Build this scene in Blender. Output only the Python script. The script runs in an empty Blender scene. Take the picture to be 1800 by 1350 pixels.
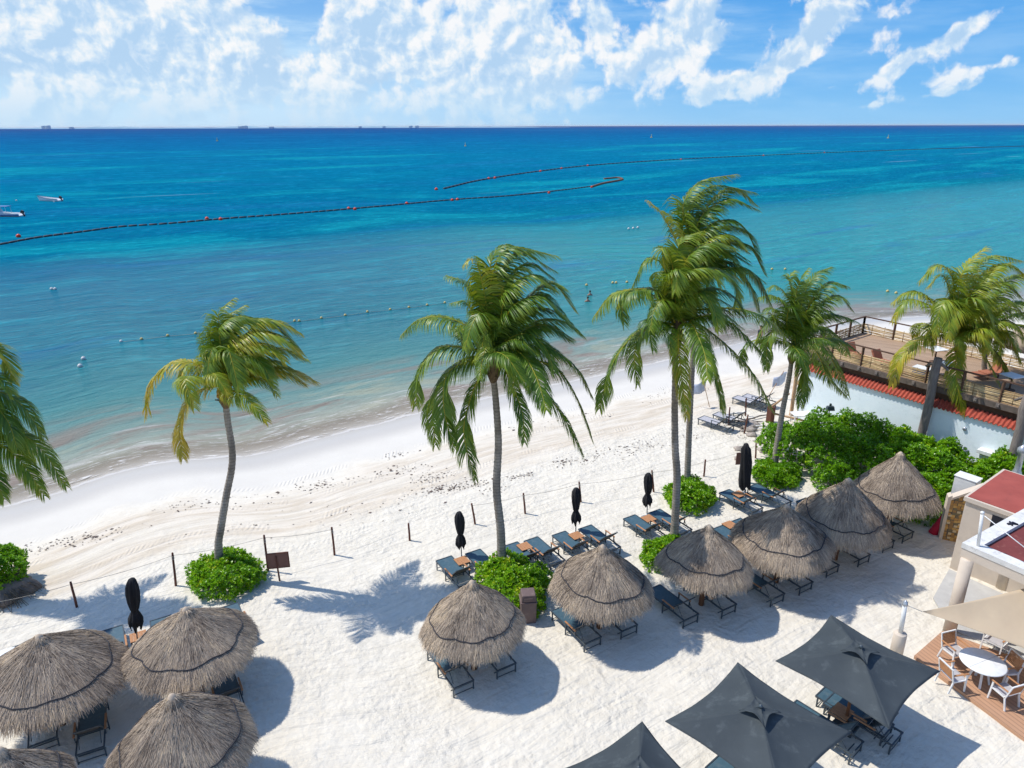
import bpy, math, random
import numpy as np
from mathutils import Vector, Matrix, Euler

C = bpy.context.scene.collection
SC = bpy.context.scene
R_ = math.radians

# ------------------------------------------------------------------ camera
F_PX, PITCH, ROLL, H = 1249.0, 19.95, -0.16, 16.0
cam_d = bpy.data.cameras.new('camera')
cam = bpy.data.objects.new('camera', cam_d); C.objects.link(cam)
cam_d.sensor_width = 36; cam_d.lens = F_PX / 1800 * 36
cam_d.clip_start = 0.5; cam_d.clip_end = 200000
CM = Matrix.Rotation(R_(90 - PITCH), 3, 'X') @ Matrix.Rotation(R_(ROLL), 3, 'Z')
cam.matrix_world = Matrix.Translation((0, 0, H)) @ CM.to_4x4()
SC.camera = cam

# ------------------------------------------------------------------ exposure, sun
SC.view_settings.view_transform = 'Standard'
SC.view_settings.look = 'None'
SC.view_settings.exposure = 0.08
SC.view_settings.gamma = 1.0
SUN_EL, SUN_AZ = 57.0, -17.0           # light travels towards azimuth SUN_AZ (from +X)
sd = Vector((math.cos(R_(SUN_AZ)) * math.cos(R_(SUN_EL)), math.sin(R_(SUN_AZ)) * math.cos(R_(SUN_EL)), -math.sin(R_(SUN_EL))))
sun_d = bpy.data.lights.new('sun', 'SUN'); sun_d.energy = 4.3; sun_d.angle = R_(0.5); sun_d.color = (1.0, 0.955, 0.89)
sun = bpy.data.objects.new('sun', sun_d); C.objects.link(sun)
sun.rotation_euler = sd.to_track_quat('-Z', 'Y').to_euler(); sun.location = (0, 0, 60)

# ------------------------------------------------------------------ node helper
class NT:
    def __init__(s, tree): s.t = tree; s.n = tree.nodes; s.l = tree.links
    def new(s, typ, **kw):
        n = s.n.new(typ)
        for k, v in kw.items(): setattr(n, k, v)
        return n
    def put(s, sock, v):
        if isinstance(v, bpy.types.NodeSocket): s.l.new(v, sock)
        elif v is not None: sock.default_value = v
    def math(s, op, a, b=None, c=None, clamp=False):
        n = s.new('ShaderNodeMath', operation=op, use_clamp=clamp)
        s.put(n.inputs[0], a)
        if b is not None: s.put(n.inputs[1], b)
        if c is not None: s.put(n.inputs[2], c)
        return n.outputs[0]
    def vmath(s, op, a, b):
        n = s.new('ShaderNodeVectorMath', operation=op); s.put(n.inputs[0], a); s.put(n.inputs[1], b); return n.outputs[0]
    def comb(s, x, y, z=0.0):
        n = s.new('ShaderNodeCombineXYZ'); s.put(n.inputs[0], x); s.put(n.inputs[1], y); s.put(n.inputs[2], z); return n.outputs[0]
    def sep(s, v):
        n = s.new('ShaderNodeSeparateXYZ'); s.put(n.inputs[0], v); return n.outputs
    def noise(s, vec, scale, detail=4, rough=.55, dist=0.0, dim='3D'):
        n = s.new('ShaderNodeTexNoise', noise_dimensions=dim)
        s.put(n.inputs['Vector'], vec); n.inputs['Scale'].default_value = scale
        n.inputs['Detail'].default_value = detail; n.inputs['Roughness'].default_value = rough; n.inputs['Distortion'].default_value = dist
        return n.outputs['Fac']
    def voro(s, vec, scale, feature='F1'):
        n = s.new('ShaderNodeTexVoronoi', feature=feature)
        s.put(n.inputs['Vector'], vec); n.inputs['Scale'].default_value = scale
        return n.outputs['Distance']
    def ramp(s, f, stops, interp='LINEAR'):
        n = s.new('ShaderNodeValToRGB'); r = n.color_ramp; r.interpolation = interp
        while len(r.elements) < len(stops): r.elements.new(0.5)
        for e, (p, c) in zip(r.elements, stops):
            e.position = p
            e.color = (c, c, c, 1) if isinstance(c, (int, float)) else (*c[:3], 1)
        s.put(n.inputs[0], f); return n.outputs[0]
    def step(s, f, a, b, lo=0.0, hi=1.0):
        n = s.new('ShaderNodeMapRange', interpolation_type='SMOOTHSTEP')
        s.put(n.inputs[0], f)
        for i, v in enumerate((a, b, lo, hi)): s.put(n.inputs[i + 1], v)
        return n.outputs[0]
    def mix(s, f, a, b, blend='MIX'):
        n = s.new('ShaderNodeMix', data_type='RGBA', blend_type=blend)
        s.put(n.inputs[0], f)
        for i, v in ((6, a), (7, b)):
            if isinstance(v, tuple): v = (*v[:3], 1)
            s.put(n.inputs[i], v)
        return n.outputs[2]
    def bump(s, h, strength, dist, normal=None):
        n = s.new('ShaderNodeBump'); s.put(n.inputs['Strength'], strength); n.inputs['Distance'].default_value = dist
        s.put(n.inputs['Height'], h)
        if normal is not None: s.put(n.inputs['Normal'], normal)
        return n.outputs[0]
    def mapping(s, vec, scale=(1, 1, 1), rot=(0, 0, 0)):
        n = s.new('ShaderNodeMapping'); s.put(n.inputs[0], vec); n.inputs['Scale'].default_value = scale; n.inputs['Rotation'].default_value = rot
        return n.outputs[0]

# ------------------------------------------------------------------ world: sky with cumulus
W = bpy.data.worlds.new('World'); SC.world = W; W.use_nodes = True
nt = NT(W.node_tree); nt.n.clear()
sky = nt.new('ShaderNodeTexSky', sky_type='NISHITA')
sky.sun_disc = False; sky.sun_elevation = R_(SUN_EL); sky.sun_rotation = math.atan2(-sd.x, -sd.y)
sky.altitude = 0; sky.air_density = 1.0; sky.dust_density = 0.3; sky.ozone_density = 1.5
tc = nt.new('ShaderNodeTexCoord')
dx, dy, dz = nt.sep(tc.outputs['Generated'])
az = nt.math('ARCTAN2', dx, dy)
el = nt.math('ARCSINE', dz)
def px2az(px, py):
    d = CM @ Vector((px - 900, -(py - 675), -F_PX)); d.normalize()
    return math.atan2(d.x, d.y), math.asin(d.z)
wv = nt.comb(nt.math('MULTIPLY', az, 14), nt.math('MULTIPLY', el, 18), 3.1)
wn_ = nt.new('ShaderNodeTexNoise'); nt.put(wn_.inputs['Vector'], wv); wn_.inputs['Scale'].default_value = 1.0; wn_.inputs['Detail'].default_value = 4
wr, wg_, wb = nt.sep(wn_.outputs['Color'])
azw = nt.math('ADD', az, nt.math('MULTIPLY', nt.math('SUBTRACT', wr, .5), .035))
elw = nt.math('ADD', el, nt.math('MULTIPLY', nt.math('SUBTRACT', wg_, .5), .024))
def cloud_noise(oa, oe, det=9):
    a_, e_ = nt.math('ADD', azw, oa), nt.math('ADD', elw, oe)
    n = nt.noise(nt.comb(nt.math('MULTIPLY', a_, 11.5), nt.math('MULTIPLY', e_, 10), 2.6), 1.3, det, .58)
    b1 = nt.voro(nt.comb(nt.math('MULTIPLY', a_, 34), nt.math('MULTIPLY', e_, 34), .3), 1.0)
    b2 = nt.voro(nt.comb(nt.math('MULTIPLY', a_, 90), nt.math('MULTIPLY', e_, 90), .6), 1.0)
    puff = nt.math('ADD', nt.math('MULTIPLY', nt.math('SUBTRACT', .45, b1), .13), nt.math('MULTIPLY', nt.math('SUBTRACT', .45, b2), .05))
    return nt.math('ADD', n, puff)
n1 = cloud_noise(0, 0); n2 = cloud_noise(-.007, .009, 7)
blobs = [  # px, py, radius x, radius y, weight, tilt
    (1190, 55, 62, 50, .30, .7), (1150, 85, 45, 24, .18, .4), (1290, 50, 45, 20, .20, .7), (1480, 35, 90, 42, .30, .45), (1415, 88, 40, 20, .14, .3),
    (1530, 78, 60, 26, .16, .5), (1380, 110, 55, 26, .25, .6), (1570, 120, 52, 18, .27, .5), (1712, 48, 42, 22, .25, .7),
    (1060, 45, 25, 30, .16, .5), (1300, 140, 45, 14, .16, .3), (1450, 155, 24, 9, .15, .5), (1630, 140, 40, 12, .12, .3), (1700, 152, 30, 8, .1, .3),
    (960, 50, 60, 60, .14, 0), (120, 90, 200, 90, .14, 0), (330, 60, 120, 60, .10, 0), (700, 60, 130, 60, .10, 0),
    (1600, 175, 90, 9, .13, .1), (1250, 175, 70, 12, .13, .1), (1640, 85, 55, 20, .14, .4), (1770, 110, 50, 10, .13, .2),
    (520, 20, 55, 40, -.26, 0), (450, 5, 80, 18, -.2, 0), (215, 5, 60, 14, -.12, 0), (1000, 20, 30, 30, -.16, 0), (545, 60, 45, 18, -.1, 0)]
cov = None
for (bx, by, rx, ry, wt, tl) in blobs:
    a0, e0 = px2az(bx, by); ra, re = rx / F_PX * 0.9, ry / F_PX * 0.9
    da = nt.math('SUBTRACT', azw, a0); de = nt.math('SUBTRACT', nt.math('SUBTRACT', elw, e0), nt.math('MULTIPLY', da, tl))
    q = nt.math('ADD', nt.math('POWER', nt.math('ABSOLUTE', nt.math('DIVIDE', da, ra)), 2), nt.math('POWER', nt.math('ABSOLUTE', nt.math('DIVIDE', de, re)), 2))
    g = nt.math('MULTIPLY', nt.math('EXPONENT', nt.math('MULTIPLY', q, -1)), wt)
    cov = g if cov is None else nt.math('ADD', cov, g)
base = nt.step(az, -.02, .34, .15, -.10)            # thick bank to the left, scattered to the right
low = nt.step(el, .012, .040, -.10, 0.0)            # thins towards the horizon
bias = nt.math('ADD', nt.math('ADD', base, low), cov)
val = nt.math('ADD', n1, bias)
dens = nt.step(val, .485, .615)
fine_n = nt.noise(nt.comb(nt.math('MULTIPLY', azw, 40), nt.math('MULTIPLY', elw, 62), 4.4), 1.0, 6, .62, .3)
shade = nt.math('ADD', nt.math('MULTIPLY', nt.math('SUBTRACT', n1, n2), 6.5), nt.math('MULTIPLY', nt.math('SUBTRACT', fine_n, .5), .6))
core = nt.noise(nt.comb(nt.math('MULTIPLY', azw, 11), nt.math('MULTIPLY', elw, 20), 8.2), 1.0, 4, .55)
shade = nt.math('ADD', shade, nt.math('MULTIPLY', nt.math('SUBTRACT', core, .5), 1.2))
edge_l = nt.step(val, .50, .78, .30, -.10)                # thin edges glow, cores are greyer
tone = nt.math('ADD', nt.math('ADD', shade, edge_l), .42, clamp=True)
ccol = nt.ramp(tone, [(0.0, (0.44, 0.63, 0.85)), (.28, (0.54, 0.70, 0.88)), (.5, (0.65, 0.78, 0.90)), (.72, (0.80, 0.86, 0.91)), (1.0, (0.93, 0.93, 0.93))])
ccol = nt.mix(nt.step(el, .0, .075, .85, .0), ccol, (0.50, 0.71, 0.90))
skyc = nt.ramp(nt.math('MULTIPLY', el, 1.0), [(0.0, (0.27, 0.57, 0.88)), (.05, (0.18, 0.475, 0.86)), (.16, (0.080, 0.34, 0.79)), (.5, (0.05, 0.20, 0.58)), (1.0, (0.03, 0.13, 0.42))])
left = nt.step(az, -.45, .40, 1.0, 0.0)
skyc = nt.mix(nt.math('MULTIPLY', left, nt.step(el, .0, .16, .95, .22)), skyc, (0.56, 0.76, 0.93))
wisp = nt.noise(nt.comb(nt.math('MULTIPLY', az, 7), nt.math('MULTIPLY', el, 40), 9.), 1.0, 6, .6)
hazeb = nt.math('MULTIPLY', nt.step(wisp, .38, .70), nt.step(el, .0, .06, .25, .75))
skyc = nt.mix(nt.math('MULTIPLY', hazeb, nt.step(az, -.4, .55, .9, .25)), skyc, (0.60, 0.80, 0.965))
sk = nt.mix(nt.step(el, .22, .6), skyc, nt.mix(1.0, sky.outputs[0], (.13, .168, .215), 'MULTIPLY'))
fin = nt.mix(nt.math('MULTIPLY', dens, nt.step(el, .3, .6, .93, .12)), sk, ccol)
fin = nt.mix(nt.step(dz, -.02, -.001), (0.45, 0.50, 0.5), fin)
bg = nt.new('ShaderNodeBackground'); nt.put(bg.inputs[0], fin); bg.inputs[1].default_value = 1.0
# the physical sky is scaled by about 0.15 above; clouds and the low blue are in display units
wo = nt.new('ShaderNodeOutputWorld'); nt.l.new(bg.outputs[0], wo.inputs[0])

# ------------------------------------------------------------------ pixel -> world
def ray(px, py): return CM @ Vector((px - 900, -(py - 675), -F_PX))
def P(px, py, z=0.0):
    d = ray(px, py); k = (z - H) / d.z; return Vector((d.x * k, d.y * k, z))
def PY(px, py, Y):
    d = ray(px, py); k = Y / d.y; return Vector((d.x * k, Y, H + d.z * k))

# ------------------------------------------------------------------ tagging
def tag(o, label=None, cat=None, group=None, kind=None):
    if label: o['label'] = label
    if cat: o['category'] = cat
    if group: o['group'] = group
    if kind: o['kind'] = kind
    return o
def empty(name, loc, rz=0, label=None, cat=None, group=None):
    o = bpy.data.objects.new(name, None); C.objects.link(o); o.location = loc; o.rotation_euler = (0, 0, rz)
    o.empty_display_size = .1
    return tag(o, label, cat, group)
def kids(o): return [c for c in ALLCH.get(o.name, [])]
ALLCH = {}
def adopt(c, p):
    c.parent = p; ALLCH.setdefault(p.name, []).append(c)
def copy_tree(o, parent=None):
    c = o.copy(); C.objects.link(c)
    if parent is not None: adopt(c, parent)
    for ch in kids(o): copy_tree(ch, c)
    return c

# ------------------------------------------------------------------ mesh builder
class MB:
    def __init__(s): s.v = []; s.f = []; s.m = []; s.c = []; s.col = 0.5; s.mi = 0; s.sm = []; s.smooth = False
    def add(s, vs, fs):
        b = len(s.v); s.v += [tuple(v) for v in vs]; s.c += [s.col] * len(vs)
        for f in fs: s.f.append([b + i for i in f]); s.m.append(s.mi); s.sm.append(s.smooth)
    def box(s, c, size, rz=0, M=None, taper=1.0):
        x, y, z = size[0] / 2, size[1] / 2, size[2] / 2
        vs = [Vector((i * x * (taper if k > 0 else 1), j * y * (taper if k > 0 else 1), k * z)) for i in (-1, 1) for j in (-1, 1) for k in (-1, 1)]
        Mx = M if M is not None else Matrix.Rotation(rz, 3, 'Z')
        vs = [Mx @ v + Vector(c) for v in vs]
        s.add(vs, [(0, 1, 3, 2), (4, 6, 7, 5), (0, 4, 5, 1), (2, 3, 7, 6), (0, 2, 6, 4), (1, 5, 7, 3)])
    def beam(s, a, b, w, h, up=(0, 0, 1)):
        a, b = Vector(a), Vector(b); d = (b - a); L = d.length; d.normalize()
        u = Vector(up); x = d.cross(u)
        if x.length < 1e-3: x = d.cross(Vector((1, 0, 0)))
        x.normalize(); zz = x.cross(d)
        M = Matrix((x, d, zz)).transposed()
        s.box((a + b) / 2, (w, L, h), M=M)
    def tube(s, pts, rad, n=8, cap=True):
        pts = [Vector(p) for p in pts]
        if not hasattr(rad, '__len__'): rad = [rad] * len(pts)
        sm = s.smooth; s.smooth = True
        base = len(s.v); vs = []; ref = None
        for i, p in enumerate(pts):
            t = (pts[min(i + 1, len(pts) - 1)] - pts[max(i - 1, 0)]).normalized()
            if ref is None:
                ref = t.cross(Vector((0, 0, 1)))
                if ref.length < .1: ref = t.cross(Vector((0, 1, 0)))
            ref = (ref - t * ref.dot(t)).normalized(); b = t.cross(ref)
            for k in range(n):
                a = 2 * math.pi * k / n
                vs.append(p + (ref * math.cos(a) + b * math.sin(a)) * rad[i])
        fs = []
        for i in range(len(pts) - 1):
            for k in range(n):
                k2 = (k + 1) % n
                fs.append((i * n + k, i * n + k2, (i + 1) * n + k2, (i + 1) * n + k))
        if cap: fs += [tuple(range(n))[::-1], tuple((len(pts) - 1) * n + k for k in range(n))]
        s.add(vs, fs); s.smooth = sm
    def cyl(s, a, b, r0, r1=None, n=12): s.tube([a, b], [r0, r0 if r1 is None else r1], n)
    def lathe(s, c, prof, n=16, fn=None, cap=True):
        vs = []
        for (r, z) in prof:
            for k in range(n):
                a = 2 * math.pi * k / n; rr = r * (fn(a, z) if fn else 1)
                vs.append((c[0] + rr * math.cos(a), c[1] + rr * math.sin(a), c[2] + z))
        fs = [(i * n + k, i * n + (k + 1) % n, (i + 1) * n + (k + 1) % n, (i + 1) * n + k) for i in range(len(prof) - 1) for k in range(n)]
        if cap: fs += [tuple(range(n))[::-1], tuple((len(prof) - 1) * n + k for k in range(n))]
        sm = s.smooth; s.smooth = True; s.add(vs, fs); s.smooth = sm
    def ball(s, c, r, n=10, sq=(1, 1, 1)):
        prof = [(math.sin(math.pi * (i + .02) / (n * .5 + .04)), -math.cos(math.pi * (i + .02) / (n * .5 + .04))) for i in range(n // 2 + 1)]
        vs = []
        for (rr, z) in prof:
            for k in range(n):
                a = 2 * math.pi * k / n
                vs.append((c[0] + r * sq[0] * rr * math.cos(a), c[1] + r * sq[1] * rr * math.sin(a), c[2] + r * sq[2] * z))
        m = len(prof)
        fs = [(i * n + k, i * n + (k + 1) % n, (i + 1) * n + (k + 1) % n, (i + 1) * n + k) for i in range(m - 1) for k in range(n)]
        fs += [tuple(range(n))[::-1], tuple((m - 1) * n + k for k in range(n))]
        sm = s.smooth; s.smooth = True; s.add(vs, fs); s.smooth = sm
    def build(s, name, mats, parent=None, bevel=0, off=None):
        me = bpy.data.meshes.new(name)
        o_ = Vector((0, 0, 0))
        if off is not None: o_ = Vector(off)
        elif parent is not None and parent.get('_w'): o_ = parent.matrix_basis.translation.copy()
        vs = [(v[0] - o_.x, v[1] - o_.y, v[2] - o_.z) for v in s.v]
        me.from_pydata(vs, [], s.f)
        for m in (mats if isinstance(mats, (list, tuple)) else [mats]): me.materials.append(m)
        me.polygons.foreach_set('material_index', s.m)
        me.polygons.foreach_set('use_smooth', s.sm)
        if any(c != .5 for c in s.c):
            ca = me.color_attributes.new('Col', 'FLOAT_COLOR', 'POINT')
            arr = np.ones((len(s.c), 4), dtype=np.float32); arr[:, :3] = np.array(s.c, dtype=np.float32)[:, None]
            ca.data.foreach_set('color', arr.ravel())
        o = bpy.data.objects.new(name, me); C.objects.link(o)
        if bevel:
            b = o.modifiers.new('Bevel', 'BEVEL'); b.width = bevel; b.segments = 2; b.limit_method = 'ANGLE'
        if parent is not None: adopt(o, parent)
        return o
def world_root(name, loc, label, cat, group=None):
    """an Empty whose parts are given in world coordinates"""
    o = empty(name, loc, 0, label, cat, group); o['_w'] = 1; return o

def mesh_np(name, V, Fq, col, mat, parent=None, smooth=False, origin=None):
    """many quads at once from numpy arrays: V (n,3), Fq (m,4), col (n,)"""
    me = bpy.data.meshes.new(name)
    if origin is not None: V = V - np.array(origin)[None, :]
    n, m = len(V), len(Fq)
    me.vertices.add(n); me.vertices.foreach_set('co', V.astype(np.float32).ravel())
    me.loops.add(m * 4); me.loops.foreach_set('vertex_index', Fq.astype(np.int32).ravel())
    me.polygons.add(m); me.polygons.foreach_set('loop_start', np.arange(0, m * 4, 4, dtype=np.int32))
    me.polygons.foreach_set('loop_total', np.full(m, 4, dtype=np.int32))
    me.update(calc_edges=True)
    ca = me.color_attributes.new('Col', 'FLOAT_COLOR', 'POINT')
    arr = np.ones((n, 4), dtype=np.float32); arr[:, :3] = col[:, None]
    ca.data.foreach_set('color', arr.ravel())
    me.materials.append(mat)
    if smooth: me.polygons.foreach_set('use_smooth', np.ones(m, dtype=bool))
    o = bpy.data.objects.new(name, me); C.objects.link(o)
    if parent is not None: adopt(o, parent)
    return o
def nrm(a): return a / np.maximum(np.linalg.norm(a, axis=-1, keepdims=True), 1e-9)

# ------------------------------------------------------------------ materials
def mat(name, c1, c2=None, rough=.6, scale=4, bump=0, bscale=30, bdist=.01, spec=.3, attr=False, transl=0, metal=0, stretch=(1, 1, 1), detail=5, dirt=None, coord='Object'):
    m = bpy.data.materials.new(name); m.use_nodes = True; t = NT(m.node_tree)
    b = t.n['Principled BSDF']; tc = t.new('ShaderNodeTexCoord').outputs[coord]
    v = t.mapping(tc, stretch)
    c2 = c2 or tuple(x * .8 for x in c1)
    f = t.ramp(t.noise(v, scale, detail), [(.3, 0.0), (.7, 1.0)])
    if attr:
        at = t.new('ShaderNodeAttribute', attribute_name='Col'); ar = t.sep(at.outputs['Vector'])[0]
        f = t.math('ADD', t.math('MULTIPLY', f, .25), t.math('MULTIPLY', ar, .85), clamp=True)
    if isinstance(attr, list): col = t.ramp(f, attr)
    else: col = t.mix(f, c1, c2)
    if dirt: col = t.mix(t.math('MULTIPLY', t.step(t.noise(v, dirt[1], 6, .7), .52, .7), dirt[2]), col, dirt[0])
    t.put(b.inputs['Base Color'], col)
    b.inputs['Roughness'].default_value = rough; b.inputs['Specular IOR Level'].default_value = spec; b.inputs['Metallic'].default_value = metal
    if bump: t.put(b.inputs['Normal'], t.bump(t.noise(v, bscale, 5), bump, bdist))
    if transl:
        tr = t.new('ShaderNodeBsdfTranslucent'); t.put(tr.inputs[0], t.mix(.5, col, t.mix(1., col, (1.7, 1.6, .6), 'MULTIPLY')))
        mx = t.new('ShaderNodeMixShader'); mx.inputs[0].default_value = transl
        t.l.new(b.outputs[0], mx.inputs[1]); t.l.new(tr.outputs[0], mx.inputs[2]); t.l.new(mx.outputs[0], t.n['Material Output'].inputs[0])
    return m

M = {}
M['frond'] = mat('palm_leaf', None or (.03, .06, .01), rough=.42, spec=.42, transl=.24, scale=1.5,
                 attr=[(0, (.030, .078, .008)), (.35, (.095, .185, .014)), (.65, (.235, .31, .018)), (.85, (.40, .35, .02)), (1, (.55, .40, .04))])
M['rachis'] = mat('palm_rachis', (.26, .24, .05), (.16, .19, .04), rough=.45, scale=2)
M['bark'] = mat('palm_bark', (.40, .355, .30), (.26, .225, .18), rough=.9, scale=3, bump=.5, bscale=30, bdist=.02, dirt=((.10, .085, .07), 8, .6))
def ring_bark():
    m = M['bark']; t = NT(m.node_tree); b = t.n['Principled BSDF']; tc = t.new('ShaderNodeTexCoord').outputs['Object']
    x, y, z = t.sep(tc); n = t.noise(tc, 3.5, 4)
    w = t.math('SINE', t.math('ADD', t.math('MULTIPLY', z, 52), t.math('MULTIPLY', n, 5)))
    old = b.inputs['Base Color'].links[0].from_socket
    t.put(b.inputs['Base Color'], t.mix(t.math('MULTIPLY', t.step(w, .45, .95), .45), old, (.085, .07, .058)))
    big = t.mix(t.step(t.noise(t.mapping(tc, (1, 1, .25)), 2.2, 5), .45, .62), (1, 1, 1), (.70, .68, .66))
    t.put(b.inputs['Base Color'], t.mix(1.0, b.inputs['Base Color'].links[0].from_socket, big, 'MULTIPLY'))
ring_bark()
M['boot'] = mat('palm_fibre', (.17, .115, .06), (.08, .055, .03), rough=.95, scale=12, bump=.6, bscale=40)
M['coconut'] = mat('coconut_skin', (.42, .20, .03), (.30, .25, .04), rough=.5, scale=6)
M['bush'] = mat('shrub_leaf', (.05, .1, .01), rough=.36, spec=.45, transl=.3, scale=2,
                attr=[(0, (.035, .10, .006)), (.4, (.13, .32, .007)), (.75, (.25, .48, .010)), (1, (.46, .52, .02))])
M['stem'] = mat('shrub_stem', (.20, .15, .10), (.12, .09, .06), rough=.9, scale=8)
M['thatch'] = mat('thatch', (.3, .25, .2), rough=.95, spec=.08, scale=1.6,
                  attr=[(0, (.12, .092, .070)), (.35, (.315, .25, .19)), (.7, (.49, .395, .295)), (1, (.66, .51, .33))])
M['thatch_in'] = mat('thatch_underlay', (.17, .145, .12), (.11, .09, .075), rough=1, scale=20)
M['rope_dark'] = mat('dark_rope', (.030, .028, .032), (.05, .05, .055), rough=.9, scale=30)
M['rope'] = mat('pale_rope', (.42, .38, .32), (.30, .27, .22), rough=.9, scale=20)
M['pole_wood'] = mat('palapa_pole_wood', (.22, .095, .045), (.13, .06, .03), rough=.8, scale=6, stretch=(4, 4, .6), bump=.3)
M['post_wood'] = mat('fence_post_wood', (.155, .058, .035), (.10, .04, .028), rough=.8, scale=9, stretch=(3, 3, .6), bump=.4)
M['frame'] = mat('charcoal_aluminium', (.055, .075, .088), (.04, .052, .062), rough=.42, spec=.5, scale=12)
M['sling'] = mat('teal_grey_sling', (.055, .115, .15), (.042, .09, .12), rough=.62, spec=.35, scale=9, bump=.2, bscale=300, bdist=.002, dirt=((.14, .17, .18), 4, .35))
M['sling_back'] = mat('brown_sling_back', (.082, .072, .062), (.06, .053, .047), rough=.8, scale=9, stretch=(1, 8, 1))
M['sling_tan'] = mat('tan_sling', (.22, .17, .13), (.17, .13, .10), rough=.8, scale=9)
M['sling_pale'] = mat('pale_sling', (.46, .45, .46), (.38, .37, .38), rough=.7, scale=9)
M['teak'] = mat('teak', (.50, .25, .115), (.34, .155, .068), rough=.6, scale=7, stretch=(5, 1, 1), bump=.15, bscale=60)
M['parasol'] = mat('black_canvas', (.020, .020, .023), (.012, .012, .014), rough=.8, scale=5, bump=.4, bscale=12, bdist=.03)
M['canopy'] = mat('slate_canvas', (.052, .064, .070), (.040, .050, .056), rough=.82, scale=1.3, bump=.35, bscale=3, bdist=.03, dirt=((.12, .14, .145), 2.2, .35))
M['canopy_in'] = M['canopy']
M['metal_g'] = mat('grey_metal', (.33, .36, .39), (.22, .25, .27), rough=.4, metal=.4, scale=8)
M['bin'] = mat('brown_bin_plastic', (.165, .115, .105), (.13, .09, .082), rough=.55, scale=3, dirt=((.26, .2, .17), 5, .35))
M['bin_dark'] = mat('bin_shadow_gap', (.03, .022, .02), rough=.8)
M['sign'] = mat('sign_board_brown', (.20, .095, .07), (.16, .075, .055), rough=.6, scale=5)
M['cream'] = mat('cream_render', (.62, .53, .43), (.54, .46, .375), rough=.85, scale=1.5, bump=.15, bscale=40, dirt=((.42, .36, .30), 1.8, .35))
M['white_wall'] = mat('whitewashed_wall', (.80, .87, .89), (.74, .83, .86), rough=.85, scale=1.1, bump=.3, bscale=9, bdist=.02, dirt=((.50, .58, .60), 1.5, .35))
M['white'] = mat('white_paint', (.78, .78, .76), (.66, .67, .66), rough=.5, scale=5, dirt=((.45, .45, .42), 4, .3))
M['ledge'] = mat('weathered_white_ledge', (.72, .70, .66), (.58, .57, .54), rough=.8, scale=3, dirt=((.28, .28, .26), 5, .6))
M['red_roof'] = mat('red_roof_membrane', (.36, .085, .065), (.29, .065, .05), rough=.8, scale=1.2, bump=.2, bscale=20, dirt=((.20, .06, .05), 2.5, .6))
M['maroon'] = mat('maroon_membrane', (.19, .045, .040), (.14, .033, .03), rough=.8, scale=1.3, bump=.3, bscale=12, dirt=((.30, .12, .09), 4, .45))
M['tile'] = mat('red_clay_tile', (.46, .095, .055), (.30, .06, .04), rough=.7, scale=9, dirt=((.12, .05, .04), 6, .6))
M['dark'] = mat('dark_void', (.012, .014, .02), (.02, .022, .03), rough=.7)  # near-black colour standing for the shade inside openings
M['louvre'] = mat('louvre_metal', (.035, .038, .055), (.02, .02, .03), rough=.5)
M['concrete'] = mat('pale_concrete', (.50, .49, .46), (.42, .41, .39), rough=.9, scale=2, bump=.1, dirt=((.34, .33, .3), 3, .4))
M['sail'] = mat('sand_shade_cloth', (.66, .55, .40), (.60, .49, .355), rough=.85, scale=1.2, transl=.3, bump=.2, bscale=4, bdist=.05)
M['bamboo'] = mat('bamboo', (.52, .37, .19), (.33, .20, .095), rough=.6, scale=7, attr=True)
M['bamboo'] = mat('bamboo_sticks', (.3, .2, .1), rough=.65, scale=7, attr=[(0, (.16, .085, .04)), (.4, (.42, .28, .13)), (.8, (.62, .46, .24)), (1, (.7, .55, .32))])
M['rail'] = mat('brown_rail_wood', (.13, .072, .045), (.085, .048, .03), rough=.75, scale=8, bump=.3)
M['beam'] = mat('grey_weathered_timber', (.17, .135, .11), (.10, .08, .065), rough=.9, scale=5, bump=.4)
M['log'] = mat('grey_log', (.25, .215, .19), (.15, .125, .11), rough=.9, scale=5, stretch=(3, 3, .5), bump=.7, bscale=10, bdist=.04)
M['tanpost'] = mat('tan_timber', (.48, .31, .17), (.38, .23, .125), rough=.75, scale=5, stretch=(3, 3, .4), bump=.2)
M['orange'] = mat('orange_fabric', (.40, .15, .085), (.33, .12, .07), rough=.8, scale=5)
M['red'] = mat('red_cloth', (.55, .02, .05), (.42, .015, .04), rough=.7, scale=5)
M['skin'] = mat('skin', (.42, .22, .14), (.37, .19, .12), rough=.55, scale=8)
M['hair'] = mat('dark_hair', (.03, .02, .015), (.02, .014, .01), rough=.6, scale=20)
M['navy'] = mat('navy_cloth', (.02, .022, .04), (.014, .016, .03), rough=.8, scale=20)
M['flag'] = mat('pale_flag_cloth', (.55, .60, .75), (.45, .50, .70), rough=.8, scale=3, transl=.3)
M['flag_red'] = mat('red_flag_print', (.6, .18, .18), rough=.8)
M['boom'] = mat('black_boom', (.012, .022, .035), (.03, .045, .055), rough=.6, scale=3)
M['boom_brown'] = mat('sargassum_on_boom', (.20, .09, .05), (.10, .05, .03), rough=.9, scale=1)
M['buoy_red'] = mat('red_buoy_plastic', (.75, .07, .02), (.62, .05, .02), rough=.4, scale=3)
M['buoy_yellow'] = mat('yellow_float', (.62, .47, .16), (.42, .33, .14), rough=.5, scale=3)
M['buoy_white'] = mat('white_float', (.72, .70, .66), (.5, .48, .45), rough=.5, scale=3)
M['hull'] = mat('white_hull', (.75, .77, .78), (.62, .65, .67), rough=.3, scale=1.5)
M['hull_blue'] = mat('blue_hull_band', (.04, .14, .36), (.03, .10, .28), rough=.3, scale=1.5)
M['motor'] = mat('black_outboard', (.02, .02, .025), (.03, .03, .035), rough=.35, scale=5)
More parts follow.
